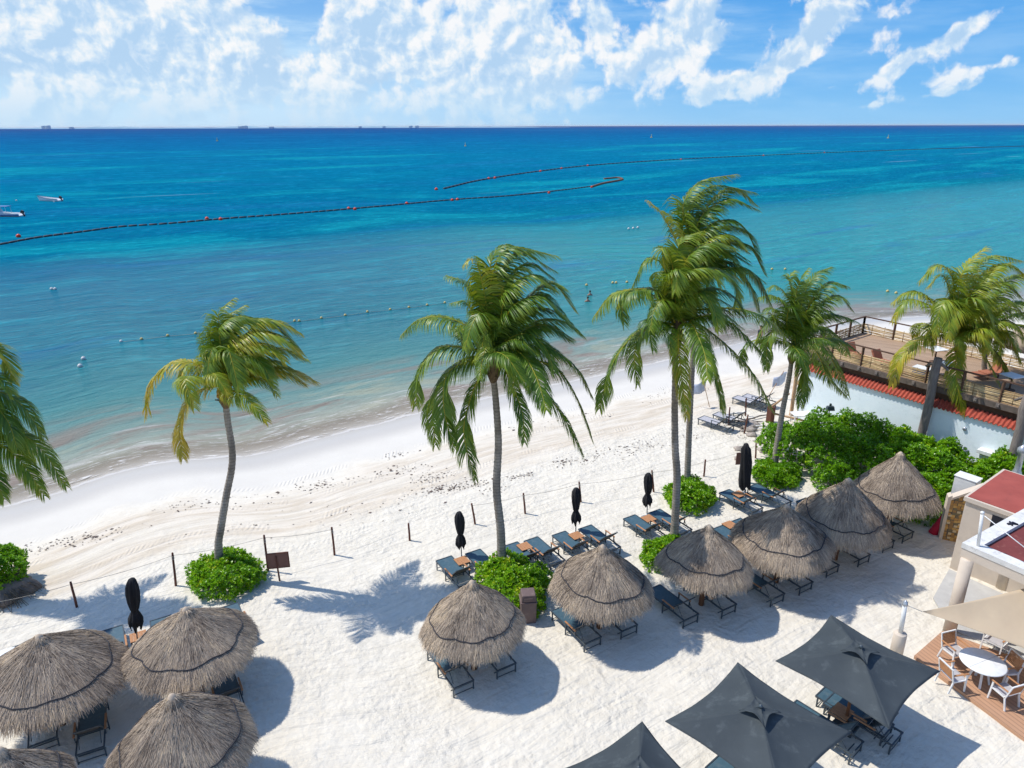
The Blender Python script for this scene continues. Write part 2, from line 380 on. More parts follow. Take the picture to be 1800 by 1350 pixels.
M['island'] = mat('far_island_hazed', (.20, .34, .42), (.24, .37, .45), rough=1, scale=.003)  # distance haze mixed into the colour, hence the blue
M['farbld_hazed'] = mat('far_building', (.50, .62, .70), (.54, .65, .72), rough=1, scale=.01)  # pale blue-grey: distance haze painted into the walls
M['weed'] = mat('dry_seaweed', (.20, .14, .11), (.09, .065, .055), rough=1, scale=20)
M['rock'] = mat('coastal_rock', (.42, .37, .32), (.28, .24, .21), rough=.95, scale=4, bump=.6, bscale=8, bdist=.05)
M['root'] = mat('exposed_roots', (.28, .21, .16), (.16, .12, .09), rough=.95, scale=6)
M['silver'] = mat('silver_paint', (.5, .53, .56), (.38, .4, .43), rough=.35, metal=.6, scale=6)

def deck_mat(name, cols, width, ang, rough=.65):
    m = bpy.data.materials.new(name); m.use_nodes = True; t = NT(m.node_tree); b = t.n['Principled BSDF']
    v = t.mapping(t.new('ShaderNodeTexCoord').outputs['Object'], (1, 1, 1), (0, 0, ang))
    x, y, z = t.sep(v)
    q = t.math('DIVIDE', y, width); fr = t.math('FRACT', q); idx = t.math('FLOOR', q)
    wn = t.new('ShaderNodeTexWhiteNoise', noise_dimensions='2D')
    t.put(wn.inputs[0], t.comb(idx, t.math('FLOOR', t.math('ADD', t.math('DIVIDE', x, 2.4), t.math('MULTIPLY', idx, .37))), 0))
    c = t.mix(wn.outputs[0], cols[0], cols[1])
    c = t.mix(t.math('MULTIPLY', t.noise(t.comb(t.math('MULTIPLY', x, .6), t.math('MULTIPLY', y, 9), 0), 3, 6), .45), c, cols[2])
    gap = t.math('GREATER_THAN', t.math('ABSOLUTE', t.math('SUBTRACT', fr, .5)), .455)
    c = t.mix(t.math('MULTIPLY', gap, .8), c, (.03, .02, .015))
    t.put(b.inputs['Base Color'], c); b.inputs['Roughness'].default_value = rough; b.inputs['Specular IOR Level'].default_value = .25
    return m

# mosaic stone
def stone_mat():
    m = bpy.data.materials.new('mosaic_stone'); m.use_nodes = True; t = NT(m.node_tree); b = t.n['Principled BSDF']
    v = t.mapping(t.new('ShaderNodeTexCoord').outputs['Object'], (1, 1, 1), (0, 0, .4))
    x, y, z = t.sep(v)
    q = t.comb(t.math('MULTIPLY', t.math('ADD', x, y), 7), t.math('MULTIPLY', z, 9), 0)
    vo = t.new('ShaderNodeTexVoronoi', distance='CHEBYCHEV'); t.put(vo.inputs[0], q); vo.inputs['Scale'].default_value = 1; vo.inputs['Randomness'].default_value = .45
    r = t.sep(vo.outputs['Color'])[0]
    c = t.ramp(r, [(0, (.40, .21, .055)), (.3, (.50, .30, .09)), (.55, (.30, .17, .06)), (.75, (.16, .13, .07)), (.9, (.55, .43, .25)), (1, (.10, .10, .06))], 'CONSTANT')
    c = t.mix(t.math('GREATER_THAN', vo.outputs['Distance'], .46), c, (.10, .08, .06))
    t.put(b.inputs['Base Color'], c); b.inputs['Roughness'].default_value = .8
    return m
M['stone'] = stone_mat()

# ------------------------------------------------------------------ shore frame
SEA_Z = -0.35
E = np.array([.848, .53]); N = np.array([.53, -.848])
shore_px = [(0, 893), (93, 874), (167, 843), (233, 823), (320, 808), (417, 806), (473, 797), (510, 784), (567, 770), (600, 762), (690, 740), (753, 722),
            (877, 697), (1050, 662), (1180, 632), (1343, 594), (1510, 562), (1640, 556), (1800, 550)]
sp = []
for (px, py) in shore_px:
    p = P(px, py, SEA_Z); q = np.array([p.x, p.y]); sp.append((q @ E, q @ N))
sp.sort(); S_ = [a for a, b in sp]; T_ = [b for a, b in sp]
S_ = [S_[0] - 300] + S_ + [S_[-1] + 400]; T_ = [T_[0] + 12] + T_ + [T_[-1] - 10]
def t0(s):
    s = np.asarray(s, float)
    return sum(np.interp(s + o, S_, T_) for o in (-1.2, -.6, 0, .6, 1.2)) / 5
def st(p):     # world -> (s, t)
    q = np.array([p[0], p[1]]); s = q @ E; return s, q @ N - float(t0(s))
def sand_z(t, s=0):
    z = np.interp(t, [-60, -12, 0, 2.2, 4.2, 6.5, 500], [-4.5, -1.3, -.35, -.22, -.06, 0.0, 0.0])
    return z
def grid_sheet(name, ss, ts, zf, matr):
    Sg, Tg = np.meshgrid(ss, ts, indexing='ij')
    T0 = t0(ss)[:, None]
    w = np.ones_like(Sg)
    X = Sg * E[0] + (T0 * w + Tg) * N[0]; Y = Sg * E[1] + (T0 * w + Tg) * N[1]
    Z = zf(X, Y, Tg)
    V = np.stack([X, Y, Z], -1).reshape(-1, 3); a, b = Sg.shape
    i = np.arange(a - 1)[:, None] * b + np.arange(b - 1)[None, :]
    Fq = np.stack([i, i + b, i + b + 1, i + 1], -1).reshape(-1, 4)
    o = mesh_np(name, V, Fq[:, ::-1], np.full(len(V), .5), matr, smooth=True)
    uv = o.data.uv_layers.new(name='ST')
    li = np.zeros(len(Fq) * 4, dtype=np.int32); o.data.loops.foreach_get('vertex_index', li)
    uvs = np.stack([Sg.ravel()[li], Tg.ravel()[li]], -1).astype(np.float32); uv.data.foreach_set('uv', uvs.ravel())
    return o

def sand_material():
    m = bpy.data.materials.new('coral_sand'); m.use_nodes = True; t = NT(m.node_tree); b = t.n['Principled BSDF']
    uv = t.new('ShaderNodeUVMap', uv_map='ST').outputs[0]; s, tt, _ = t.sep(uv)
    ob = t.new('ShaderNodeTexCoord').outputs['Object']
    big = t.noise(ob, .35, 5, .6); band = t.math('ADD', tt, t.math('MULTIPLY', t.math('SUBTRACT', big, .5), 3.6))
    stv = t.comb(t.math('MULTIPLY', s, .35), t.math('MULTIPLY', tt, 2.6), 0)
    streak = t.noise(stv, 1.0, 7, .62, .4)
    fine = t.noise(ob, 14, 6, .7); mid = t.noise(ob, 2.4, 6, .65)
    white = t.mix(t.step(mid, .3, .72), (.70, .65, .55), (.645, .592, .49))
    tan = t.mix(t.step(streak, .38, .62), (.67, .60, .495), (.555, .475, .365))
    tanm = t.math('MULTIPLY', t.step(band, 5.0, 6.6), t.step(band, 10.6, 8.6))
    tanm2 = t.math('MULTIPLY', tanm, t.step(t.noise(t.comb(t.math('MULTIPLY', s, .12), t.math('MULTIPLY', tt, .7), 4), 1, 4), .30, .58, .30, 1))
    col = t.mix(tanm2, white, tan)
    smooth = t.mix(t.noise(ob, .8, 4), (.575, .54, .475), (.65, .615, .54))
    col = t.mix(t.step(band, 5.6, 4.0), col, smooth)
    col = t.mix(t.step(tt, 2.9, 1.2, 0, .75), col, (.44, .415, .375))          # damp sand
    col = t.mix(t.step(tt, .8, -1.0), col, (.36, .32, .26))
    col = t.mix(t.math('MULTIPLY', t.step(fine, .5, .75), .16), col, (.42, .34, .27))
    speck = t.math('MULTIPLY', t.step(t.noise(stv, 5.5, 3, .6), .66, .72), t.math('MULTIPLY', tanm, t.step(streak, .5, .6)))
    col = t.mix(t.math('MULTIPLY', speck, .4), col, (.13, .095, .085))
    t.put(b.inputs['Base Color'], col)
    t.put(b.inputs['Roughness'], t.step(tt, .6, 2.2, .35, .95)); b.inputs['Specular IOR Level'].default_value = .2
    # footprints and raked ridges
    wob = t.noise(ob, 1.6, 3, .5)
    foot = t.voro(t.vmath('ADD', t.mapping(ob, (1.0, 1.35, 1)), t.comb(wob, wob, 0)), 2.7, 'SMOOTH_F1')
    foot2 = t.voro(t.mapping(ob, (1.3, 1.0, 1), (0, 0, .6)), 5.2, 'SMOOTH_F1')
    h = t.math('ADD', t.math('MULTIPLY', foot, .9), t.math('MULTIPLY', foot2, .45))
    h = t.math('ADD', h, t.math('MULTIPLY', t.noise(ob, 7, 6, .65), .8))
    h = t.math('MULTIPLY', h, t.step(band, 6.5, 11.5, .10, 1))
    h = t.math('MULTIPLY', h, t.step(t.noise(ob, .35, 4), .32, .62, .35, 1.15))
    rake = t.math('MULTIPLY', t.math('MULTIPLY', streak, 1.5), t.step(band, 4.5, 6.5))
    trk = t.new('ShaderNodeTexWave', wave_type='BANDS', bands_direction='X'); t.put(trk.inputs[0], t.comb(t.math('ADD', s, t.math('MULTIPLY', tt, .5)), 0, 0)); trk.inputs['Scale'].default_value = 1.6
    tr_m = t.math('MULTIPLY', t.step(t.math('ABSOLUTE', t.math('SINE', t.math('ADD', t.math('MULTIPLY', tt, 1.55), t.math('MULTIPLY', big, 1.4)))), .90, .98), t.step(tt, 3.5, 4.5)); tr_m = t.math('MULTIPLY', tr_m, t.step(tt, 11.5, 10))
    h = t.math('ADD', h, rake); h = t.math('ADD', h, t.math('MULTIPLY', t.math('MULTIPLY', trk.outputs['Fac'], tr_m), t.step(t.noise(ob, .5, 3), .45, .62, 0, .28)))
    t.put(b.inputs['Normal'], t.bump(h, .9, .075))
    return m
def sea_material():
    m = bpy.data.materials.new('sea_water'); m.use_nodes = True; t = NT(m.node_tree); b = t.n['Principled BSDF']
    uv = t.new('ShaderNodeUVMap', uv_map='ST').outputs[0]; s, tt, _ = t.sep(uv)
    w0 = t.math('MULTIPLY', tt, -1)
    wn = t.noise(t.comb(t.math('MULTIPLY', s, .03), t.math('MULTIPLY', w0, .06), 0), 1, 5, .6)
    w = t.math('MULTIPLY', w0, t.math('ADD', .55, t.math('MULTIPLY', wn, .9)))
    lg = t.math('DIVIDE', t.math('LOGARITHM', t.math('MAXIMUM', t.math('ADD', w, 1), 1), 10), 4.3)
    col = t.ramp(lg, [(0, (.46, .39, .30)), (.09, (.38, .33, .25)), (.17, (.21, .27, .225)), (.25, (.060, .195, .19)), (.33, (.014, .140, .178)), (.42, (.002, .116, .195)),
                      (.50, (.001, .122, .215)), (.58, (.001, .132, .24)), (.66, (.001, .108, .24)), (.75, (.001, .078, .215)), (.88, (.001, .046, .17)), (1, (.001, .036, .145))])
    col = t.mix(t.math('MULTIPLY', t.step(s, 18, 70), t.math('MULTIPLY', t.step(w0, 3, 16), t.step(w0, 110, 35, 0, .7))), col, (.012, .24, .225))
    # log-space pattern: long patches parallel to the horizon that stay the same size in the distance
    lw = t.math('LOGARITHM', t.math('ADD', t.math('MAXIMUM', w0, 0), 8), 2.718)
    ls = t.math('DIVIDE', s, t.math('ADD', w0, 40))
    pv = t.comb(t.math('MULTIPLY', ls, 2.0), t.math('MULTIPLY', lw, 5.5), 0)
    pat = t.noise(pv, 1.0, 6, .6, .5)
    far = t.step(w0, 25, 60)
    col = t.mix(t.math('MULTIPLY', t.math('MULTIPLY', t.step(pat, .50, .66), far), t.step(w0, 1100, 350, 0, .62)), col, (.006, .245, .29))
    col = t.mix(t.math('MULTIPLY', t.math('MULTIPLY', t.step(pat, .47, .33), t.step(w0, 14, 34)), .55), col, (.008, .125, .26))
    # thin pale slicks out at sea
    sl = t.noise(t.comb(t.math('MULTIPLY', ls, 2.6), t.math('MULTIPLY', lw, 26), 5), 1.0, 3, .5, .3)
    col = t.mix(t.math('MULTIPLY', t.math('MULTIPLY', t.step(sl, .68, .76), t.step(w0, 60, 120)), t.step(w0, 900, 500, 0, .45)), col, (.30, .48, .54))
    # sargassum and stirred sand near the beach
    mud = t.noise(t.comb(t.math('MULTIPLY', s, .11), t.math('MULTIPLY', w0, .30), 2), 1, 6, .62, .6)
    near = t.math('MULTIPLY', t.step(w0, .5, 2.5), t.step(w0, 13, 5.5))
    col = t.mix(t.math('MULTIPLY', t.math('MULTIPLY', t.step(mud, .46, .60), near), .8), col, (.225, .165, .13))
    col = t.mix(t.math('MULTIPLY', t.math('MULTIPLY', t.step(mud, .46, .34), near), .5), col, (.33, .32, .22))
    # foam
    fo = t.noise(t.comb(t.math('MULTIPLY', s, .8), t.math('MULTIPLY', w0, 4.5), 7), 1, 7, .68, 1.0)
    edge = t.noise(t.comb(t.math('MULTIPLY', s, .35), 0, 3), 1, 4, .6)
    we = t.math('ADD', w0, t.math('MULTIPLY', t.math('SUBTRACT', edge, .5), 1.6))
    line = t.math('MULTIPLY', t.step(we, -.25, .0), t.step(we, .42, .12))
    lace = t.math('MULTIPLY', t.math('MULTIPLY', t.step(fo, .53, .63), t.step(we, .0, .3)), t.step(we, 5.0, .8, 0, .8))
    roll = t.math('MULTIPLY', t.math('MULTIPLY', t.step(t.noise(t.comb(t.math('MULTIPLY', s, .16), t.math('MULTIPLY', w0, 1.3), 11), 1, 5, .55, .5), .60, .68), t.step(w0, 1, 3)), t.step(w0, 9, 4, 0, .28))
    foam = t.math('MAXIMUM', t.math('MAXIMUM', t.math('MULTIPLY', line, .75), lace), roll)
    col = t.mix(foam, col, (.74, .72, .68))
    t.put(b.inputs['Base Color'], col)
    t.put(b.inputs['Roughness'], t.math('MAXIMUM', t.step(w0, 0, 300, .16, .5), t.math('MULTIPLY', foam, .8)))
    b.inputs['IOR'].default_value = 1.33; t.put(b.inputs['Specular IOR Level'], t.step(w0, 0, 80, .055, .0))
    # waves
    sv = t.math('ADD', s, t.math('MULTIPLY', w0, .35))
    n_a = t.noise(t.comb(t.math('MULTIPLY', sv, .55), t.math('MULTIPLY', w0, 1.9), 0), 1.0, 5, .62, .4)
    n_b = t.noise(t.comb(t.math('MULTIPLY', sv, .12), t.math('MULTIPLY', w0, .42), 1), 1.0, 4, .6, .3)
    n_c = t.noise(t.comb(t.math('MULTIPLY', sv, 2.2), t.math('MULTIPLY', w0, 5.), 1), 1.0, 4, .6, .3)
    hgt = t.math('ADD', t.math('ADD', t.math('MULTIPLY', n_a, .42), t.math('MULTIPLY', n_b, .85)), t.math('MULTIPLY', n_c, .12))
    t.put(b.inputs['Normal'], t.bump(hgt, t.math('MULTIPLY', t.step(w0, 0, 6, .25, 1), t.step(w0, 60, 1500, .85, .5)), .55))
    # ripple light and shade painted into the colour: brighter crests, darker troughs
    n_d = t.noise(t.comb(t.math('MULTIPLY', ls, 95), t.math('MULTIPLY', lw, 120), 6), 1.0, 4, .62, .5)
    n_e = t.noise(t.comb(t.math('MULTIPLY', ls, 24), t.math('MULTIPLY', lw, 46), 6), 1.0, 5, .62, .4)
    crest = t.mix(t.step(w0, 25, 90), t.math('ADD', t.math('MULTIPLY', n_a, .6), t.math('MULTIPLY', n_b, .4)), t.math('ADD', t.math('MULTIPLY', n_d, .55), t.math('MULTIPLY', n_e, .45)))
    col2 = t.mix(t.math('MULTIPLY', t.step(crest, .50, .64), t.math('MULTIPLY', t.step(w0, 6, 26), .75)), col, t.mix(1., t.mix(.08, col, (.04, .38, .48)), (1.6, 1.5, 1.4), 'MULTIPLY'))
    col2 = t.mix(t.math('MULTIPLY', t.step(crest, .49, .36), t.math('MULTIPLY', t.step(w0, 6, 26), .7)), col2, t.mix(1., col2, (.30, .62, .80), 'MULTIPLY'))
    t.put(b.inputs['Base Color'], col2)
    alpha = t.math('MAXIMUM', t.math('MULTIPLY', foam, t.step(we, -.3, .05)), t.step(we, .1, 3.2))
    t.put(b.inputs['Alpha'], alpha)
    return m
rng = np.random.default_rng(7)
def sand_zf(X, Y, T):
    z = sand_z(T)
    bumpy = np.clip((T - 9) / 4, 0, 1)
    z = z + bumpy * (.035 * np.sin(X * 1.3 + 2 * np.sin(Y * .7)) * np.sin(Y * 1.1 + 1.5 * np.sin(X * .6)) + .012 * np.sin(X * 4.1 + Y * 2.3) * np.sin(Y * 4.7 - X * 1.9)) - bumpy * .0
    return z
s_f = np.concatenate([np.array([-2500, -900, -300, -120, -60, -35]), np.arange(-28, 62, .35), np.array([66, 75, 95, 130, 200, 380, 700])])
t_f = np.concatenate([np.array([-60, -25, -12, -6, -3]), np.arange(-2, 7, .5), np.arange(7, 46, .3), np.array([48, 55, 70, 110, 200, 600, 2500])])
sand = grid_sheet('sand', s_f, t_f, sand_zf, sand_material()); tag(sand, kind='structure')
s_s = np.concatenate([-np.geomspace(90000, 70, 26), np.arange(-60, 131, 1.0), np.geomspace(140, 90000, 26)])
t_s = np.concatenate([-np.geomspace(90000, 70, 40), np.arange(-60, -10, 5), np.arange(-10, 2.01, .5)])
sea = grid_sheet('sea', s_s, t_s, lambda X, Y, T: np.full_like(X, SEA_Z), sea_material()); tag(sea, kind='structure')

# ------------------------------------------------------------------ palms
WIND = np.array([1.0, .12, 0.0])
def catmull(pts, n):
    pts = [np.array(p, float) for p in pts]
    ext = [2 * pts[0] - pts[1]] + pts + [2 * pts[-1] - pts[-2]]
    out = []
    for u in np.linspace(0, len(pts) - 1 - 1e-6, n):
        i = int(u); f = u - i; p0, p1, p2, p3 = ext[i:i + 4]
        out.append(.5 * ((2 * p1) + (-p0 + p2) * f + (2 * p0 - 5 * p1 + 4 * p2 - p3) * f * f + (-p0 + 3 * p1 - 3 * p2 + p3) * f ** 3))
    out = np.array(out)
    # resample by arc length
    d = np.r_[0, np.cumsum(np.linalg.norm(np.diff(out, axis=0), axis=1))]
    g = np.linspace(0, d[-1], n)
    return np.stack([np.interp(g, d, out[:, k]) for k in range(3)], -1), d[-1]
def frond_mesh(pts, rg, tone, wind, name, parent, origin, lmax=.82):
    path, L = catmull(pts, 40)
    nl = int(np.clip(L * 34, 56, 130))
    V = []; Fq = []; Cc = []
    T = nrm(np.gradient(path, axis=0))
    k = np.clip(L / 3.3, .5, 1.25)
    us = np.linspace(.10, 1.0, nl)
    nv = 0
    for side in (-1, 1):
        u = us + rg.normal(0, .006, nl); u = np.clip(u, .08, 1)
        p = np.stack([np.interp(u, np.linspace(0, 1, 40), path[:, i]) for i in range(3)], -1)
        t = nrm(np.stack([np.interp(u, np.linspace(0, 1, 40), T[:, i]) for i in range(3)], -1))
        up = np.array([0, 0, 1.]) - t * t[:, 2:3]; sm = np.linalg.norm(up, axis=1, keepdims=True)
        up = np.where(sm < .25, up + np.array([0, -.6, 0]), up); up = nrm(up - t * np.sum(up * t, 1, keepdims=True))
        sd_ = np.cross(t, up) * side
        a = (0.42 + .50 * u)[:, None]                      # lean towards the tip
        dr = nrm(sd_ * np.cos(a) * 1.0 + t * np.sin(a) + up * .18)
        ln = lmax * k * (np.sin(np.pi * np.clip(.16 + .77 * u, 0, 1)) ** .75) * rg.uniform(.86, 1.08, nl)
        wd = .037 * k * (0.6 + .4 * np.sin(np.pi * u)) * rg.uniform(.8, 1.1, nl)
        g = np.array([0, 0, -1.])
        segs = 3; q = p.copy(); d = dr
        wv = nrm(np.cross(d, up) + rg.normal(0, .25, (nl, 3)))
        ring = []
        for j in range(segs + 1):
            f = (1, 1.0, .72, .08)[j]
            ring.append((q - wv * (wd * f * .5)[:, None], q + wv * (wd * f * .5)[:, None]))
            if j < segs:
                d = nrm(d + g * (.26 + .26 * j) + WIND * wind * (.22 + .28 * j) + rg.normal(0, .045, (nl, 3)))
                wv = nrm(wv - d * np.sum(wv * d, 1, keepdims=True))
                q = q + d * (ln / segs)[:, None]
        A = np.stack([r for pr in ring for r in pr], 1)     # nl, 8, 3
        V.append(A.reshape(-1, 3))
        idx = np.arange(nl)[:, None] * 8 + nv
        for j in range(segs):
            Fq.append(np.concatenate([idx + 2 * j, idx + 2 * j + 1, idx + 2 * j + 3, idx + 2 * j + 2], 1))
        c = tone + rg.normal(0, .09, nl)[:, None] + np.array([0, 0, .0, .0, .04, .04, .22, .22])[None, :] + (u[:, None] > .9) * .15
        Cc.append(np.clip(c, 0, 1).reshape(-1)); nv += nl * 8
    # rachis tube
    rad = np.interp(np.linspace(0, 1, 40), [0, .15, 1], [.042, .026, .006]) * k
    rid = range(0, 40, 3); ps = path[list(rid)]; rs = rad[list(rid)]
    ring = []
    for i, p_ in enumerate(ps):
        t = T[list(rid)[i]]; x = nrm(np.cross(t, [0, 1, .1])); y = np.cross(t, x)
        ring.append(np.stack([p_ + (x * math.cos(a_) + y * math.sin(a_)) * rs[i] for a_ in (0, math.pi / 2, math.pi, 1.5 * math.pi)]))
    ring = np.concatenate(ring); V.append(ring)
    for i in range(len(ps) - 1):
        for c_ in range(4):
            Fq.append(np.array([[nv + i * 4 + c_, nv + i * 4 + (c_ + 1) % 4, nv + (i + 1) * 4 + (c_ + 1) % 4, nv + (i + 1) * 4 + c_]]))
    Cc.append(np.full(len(ring), min(1, .80 + tone * .15)))
    return mesh_np(name, np.concatenate(V), np.concatenate(Fq), np.concatenate(Cc), M['frond'], parent, origin=origin)

def palm(trunk_px, base_px, crown_px, sc, fronds, label, seed, Y=None, r0=.17, nuts=5, nutmat='coconut', fill=6, tone=.35, base_ground=None, coordoff=(0, 0), wind=.5, r1=.10):
    rg = np.random.default_rng(seed); rd = random.Random(seed)
    base = P(*base_px) if base_ground is None else Vector(base_ground)
    Yb = base.y if Y is None else Y
    root = world_root('palm_tree', base, label, 'palm tree', 'palm trees along the beach')
    cen = PY(*crown_px, Yb)
    path = [base + Vector((0, 0, -.3))] + [PY(x, y, Yb) for (x, y) in trunk_px]
    pth, L = catmull([tuple(p) for p in path], max(24, int(len(path) * 12)))
    # rings on the bark: slightly stepped radius
    n = int(L / .085); g = np.linspace(0, 1, n); pp = np.stack([np.interp(g, np.linspace(0, 1, len(pth)), pth[:, i]) for i in range(3)], -1)
    rad = [(r1 + (r0 - r1) * (1 - u) ** .8 + .07 * math.exp(-u * L / .5)) * (1 + (.05 if i % 2 else -.03) + rd.uniform(-.02, .02)) for i, u in enumerate(g)]
    mb = MB(); mb.tube([Vector(p) for p in pp], rad, 12); mb.build('trunk', M['bark'], root)
    top = Vector(pp[-1])
    mb = MB()                                             # fibrous crown base with old frond boots
    axis = (cen - top)
    mb.tube([top - Vector((0, 0, .25)), top, top + axis * .35, top + axis * .75, cen + Vector((0, 0, .25))], [r1 * 1.05, r1 * 2.1, r1 * 2.3, r1 * 1.7, r1 * .5], 10)
    for i in range(16):
        a = rd.uniform(0, 2 * math.pi); h = rd.uniform(-.1, .7); c0 = top + axis * h * .6
        d = Vector((math.cos(a), math.sin(a), rd.uniform(-.1, 1.0)))
        mb.tube([c0, c0 + d * rd.uniform(.16, .34)], [.05, .022], 5)
    crown = mb.build('crown', M['boot'], root)
    mid = top + axis * .6
    for i in range(nuts):
        a = rd.uniform(math.pi * .9, math.pi * 2.1); mb = MB()
        mb.ball(top + axis * .25 + Vector((math.cos(a) * .22, math.sin(a) * .22, rd.uniform(.0, .2))), .085, 10, (1, 1, 1.2)); mb.build('coconut', M[nutmat], root)
    ox, oy, k = sc
    for i, fr in enumerate(fronds):
        dY = fr[1]; tn = fr[2] if len(fr) > 2 else tone
        pts = [mid + Vector((0, 0, .12))]
        m = len(fr[0])
        for j, (x, y) in enumerate(fr[0]):
            pts.append(PY(ox + x / k + coordoff[0], oy + y / k + coordoff[1], Yb + dY * ((j + 1) / m) ** 1.1))
        # upward fronds take more wind
        hz = (pts[-1].z - mid.z); wd = wind * (1.1 if hz > 0 else .12)
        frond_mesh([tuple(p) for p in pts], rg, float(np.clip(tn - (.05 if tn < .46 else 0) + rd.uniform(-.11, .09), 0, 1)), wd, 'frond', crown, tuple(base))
    for i in range(fill + 7):                                 # fronds on the far side of the crown
        a = R_(rd.uniform(0, 360)); e = rd.uniform(.15, 1.2); Lf = rd.uniform(2.0, 3.0)
        d = Vector((math.cos(a) * math.cos(e), math.sin(a) * math.cos(e), math.sin(e)))
        p1 = mid + d * Lf * .4; p2 = p1 + (d + Vector((.45, 0, -.35))).normalized() * Lf * .35; p3 = p2 + (d * .6 + Vector((.55, 0, -.9))).normalized() * Lf * .35
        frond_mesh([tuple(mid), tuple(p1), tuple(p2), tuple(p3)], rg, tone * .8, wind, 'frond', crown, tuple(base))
    # young spear leaves
    return root

# palm A, lone palm on the left
palm([(384, 960), (388, 930), (398, 870), (407, 825), (408, 790), (401, 745), (396, 705)], (385, 1012), (399, 668), (0, 500, 3), [
    ([(1040, 420), (900, 415), (800, 520), (770, 690)], -.3, .80), ([(1060, 440), (980, 430), (950, 500), (985, 580)], -.9, .5),
    ([(1060, 555), (985, 620), (945, 760), (965, 915)], -1.0, .95), ([(1120, 400), (1075, 320), (1060, 260)], .4, .5),
    ([(1150, 350), (1110, 230), (1125, 170)], .3, .42), ([(1180, 300), (1150, 160), (1230, 75)], .5, .45),
    ([(1190, 320), (1180, 190), (1290, 110)], .9, .45), ([(1200, 330), (1260, 200), (1440, 190), (1575, 255)], .4, .58),
    ([(1210, 350), (1320, 250), (1480, 280), (1585, 365)], -.2, .55), ([(1220, 370), (1320, 310), (1440, 340), (1500, 405)], -.7, .55),
    ([(1220, 400), (1300, 360), (1380, 420), (1440, 520)], -1.0, .45), ([(1230, 500), (1400, 440), (1540, 455), (1665, 515)], .2, .85),
    ([(1230, 510), (1320, 490), (1420, 530), (1460, 590)], -.8, .5), ([(1170, 430), (1130, 330), (1100, 420), (1090, 540)], -1.4, .4),
    ([(1190, 420), (1200, 340), (1230, 430), (1260, 560)], -1.6, .45), ([(1240, 400), (1350, 200), (1480, 240), (1550, 330)], 1.0, .38),
    ([(1150, 480), (1080, 440), (1040, 480), (1030, 560)], -.6, .45), ([(1180, 400), (1160, 240), (1250, 170), (1400, 200)], .1, .40)],
    'slender lone palm with yellow lower fronds in the bush beside the brown notice board', 11, nuts=7, fill=3, tone=.76, r0=.15)
# palm B
palm([(882, 995), (880, 930), (873, 860), (876, 780), (872, 710), (867, 660)], (884, 1012), (877, 612), (600, 400, 3), [
    ([(680, 530), (520, 470), (400, 490), (318, 565)], .2, .42), ([(690, 640), (520, 635), (410, 760), (395, 935)], -.5, .36),
    ([(660, 690), (530, 790), (480, 950), (498, 1145)], .3, .38), ([(690, 700), (560, 770), (540, 950), (590, 1150)], -.9, .42),
    ([(745, 765), (690, 880), (645, 1080), (705, 1325)], -.7, .42), ([(840, 700), (900, 830), (955, 980), (965, 1130)], -1.2, .36),
    ([(900, 720), (1020, 820), (1160, 980), (1270, 1190)], -.4, .30), ([(950, 690), (1130, 740), (1240, 900), (1320, 1115)], .3, .32),
    ([(920, 630), (1100, 650), (1230, 730), (1315, 880)], .5, .34), ([(900, 570), (1050, 490), (1180, 500), (1272, 570)], -.2, .45),
    ([(900, 520), (990, 370), (1110, 290), (1230, 435)], .9, .34), ([(800, 500), (790, 280), (880, 110), (1135, 150)], .1, .40),
    ([(820, 520), (830, 300), (930, 130), (1120, 225)], .7, .32), ([(780, 500), (740, 280), (700, 170), (650, 190)], -.2, .55),
    ([(770, 520), (730, 400), (640, 290), (560, 255)], .2, .40), ([(780, 560), (720, 480), (650, 390), (575, 400)], .6, .36),
    ([(840, 480), (880, 330), (1000, 250), (1130, 330)], -.5, .36), ([(790, 540), (740, 450), (690, 510), (650, 640)], -1.5, .42),
    ([(840, 560), (900, 420), (1050, 360), (1185, 480)], -1.0, .33), ([(860, 560), (960, 440), (1090, 430), (1210, 500)], .3, .30),
    ([(800, 470), (780, 230), (840, 100), (970, 110)], .6, .42), ([(790, 620), (760, 640), (740, 720), (730, 800)], -1.6, .45),
    ([(940, 740), (980, 800), (985, 870)], .2, .42), ([(840, 640), (900, 640), (920, 740), (900, 870)], -1.7, .35),
    ([(860, 600), (980, 560), (1080, 640), (1120, 760)], -1.4, .33), ([(820, 520), (860, 300), (980, 190), (1110, 260)], .2, .34),
    ([(800, 560), (760, 540), (740, 640), (700, 700)], -.9, .38),
    ([(900, 640), (980, 700), (1040, 820), (1080, 960)], -2.8, .30)],
    'full dark green palm in the middle, above the bush beside the brown bin', 22, nuts=2, fill=6, tone=.28, r0=.17)
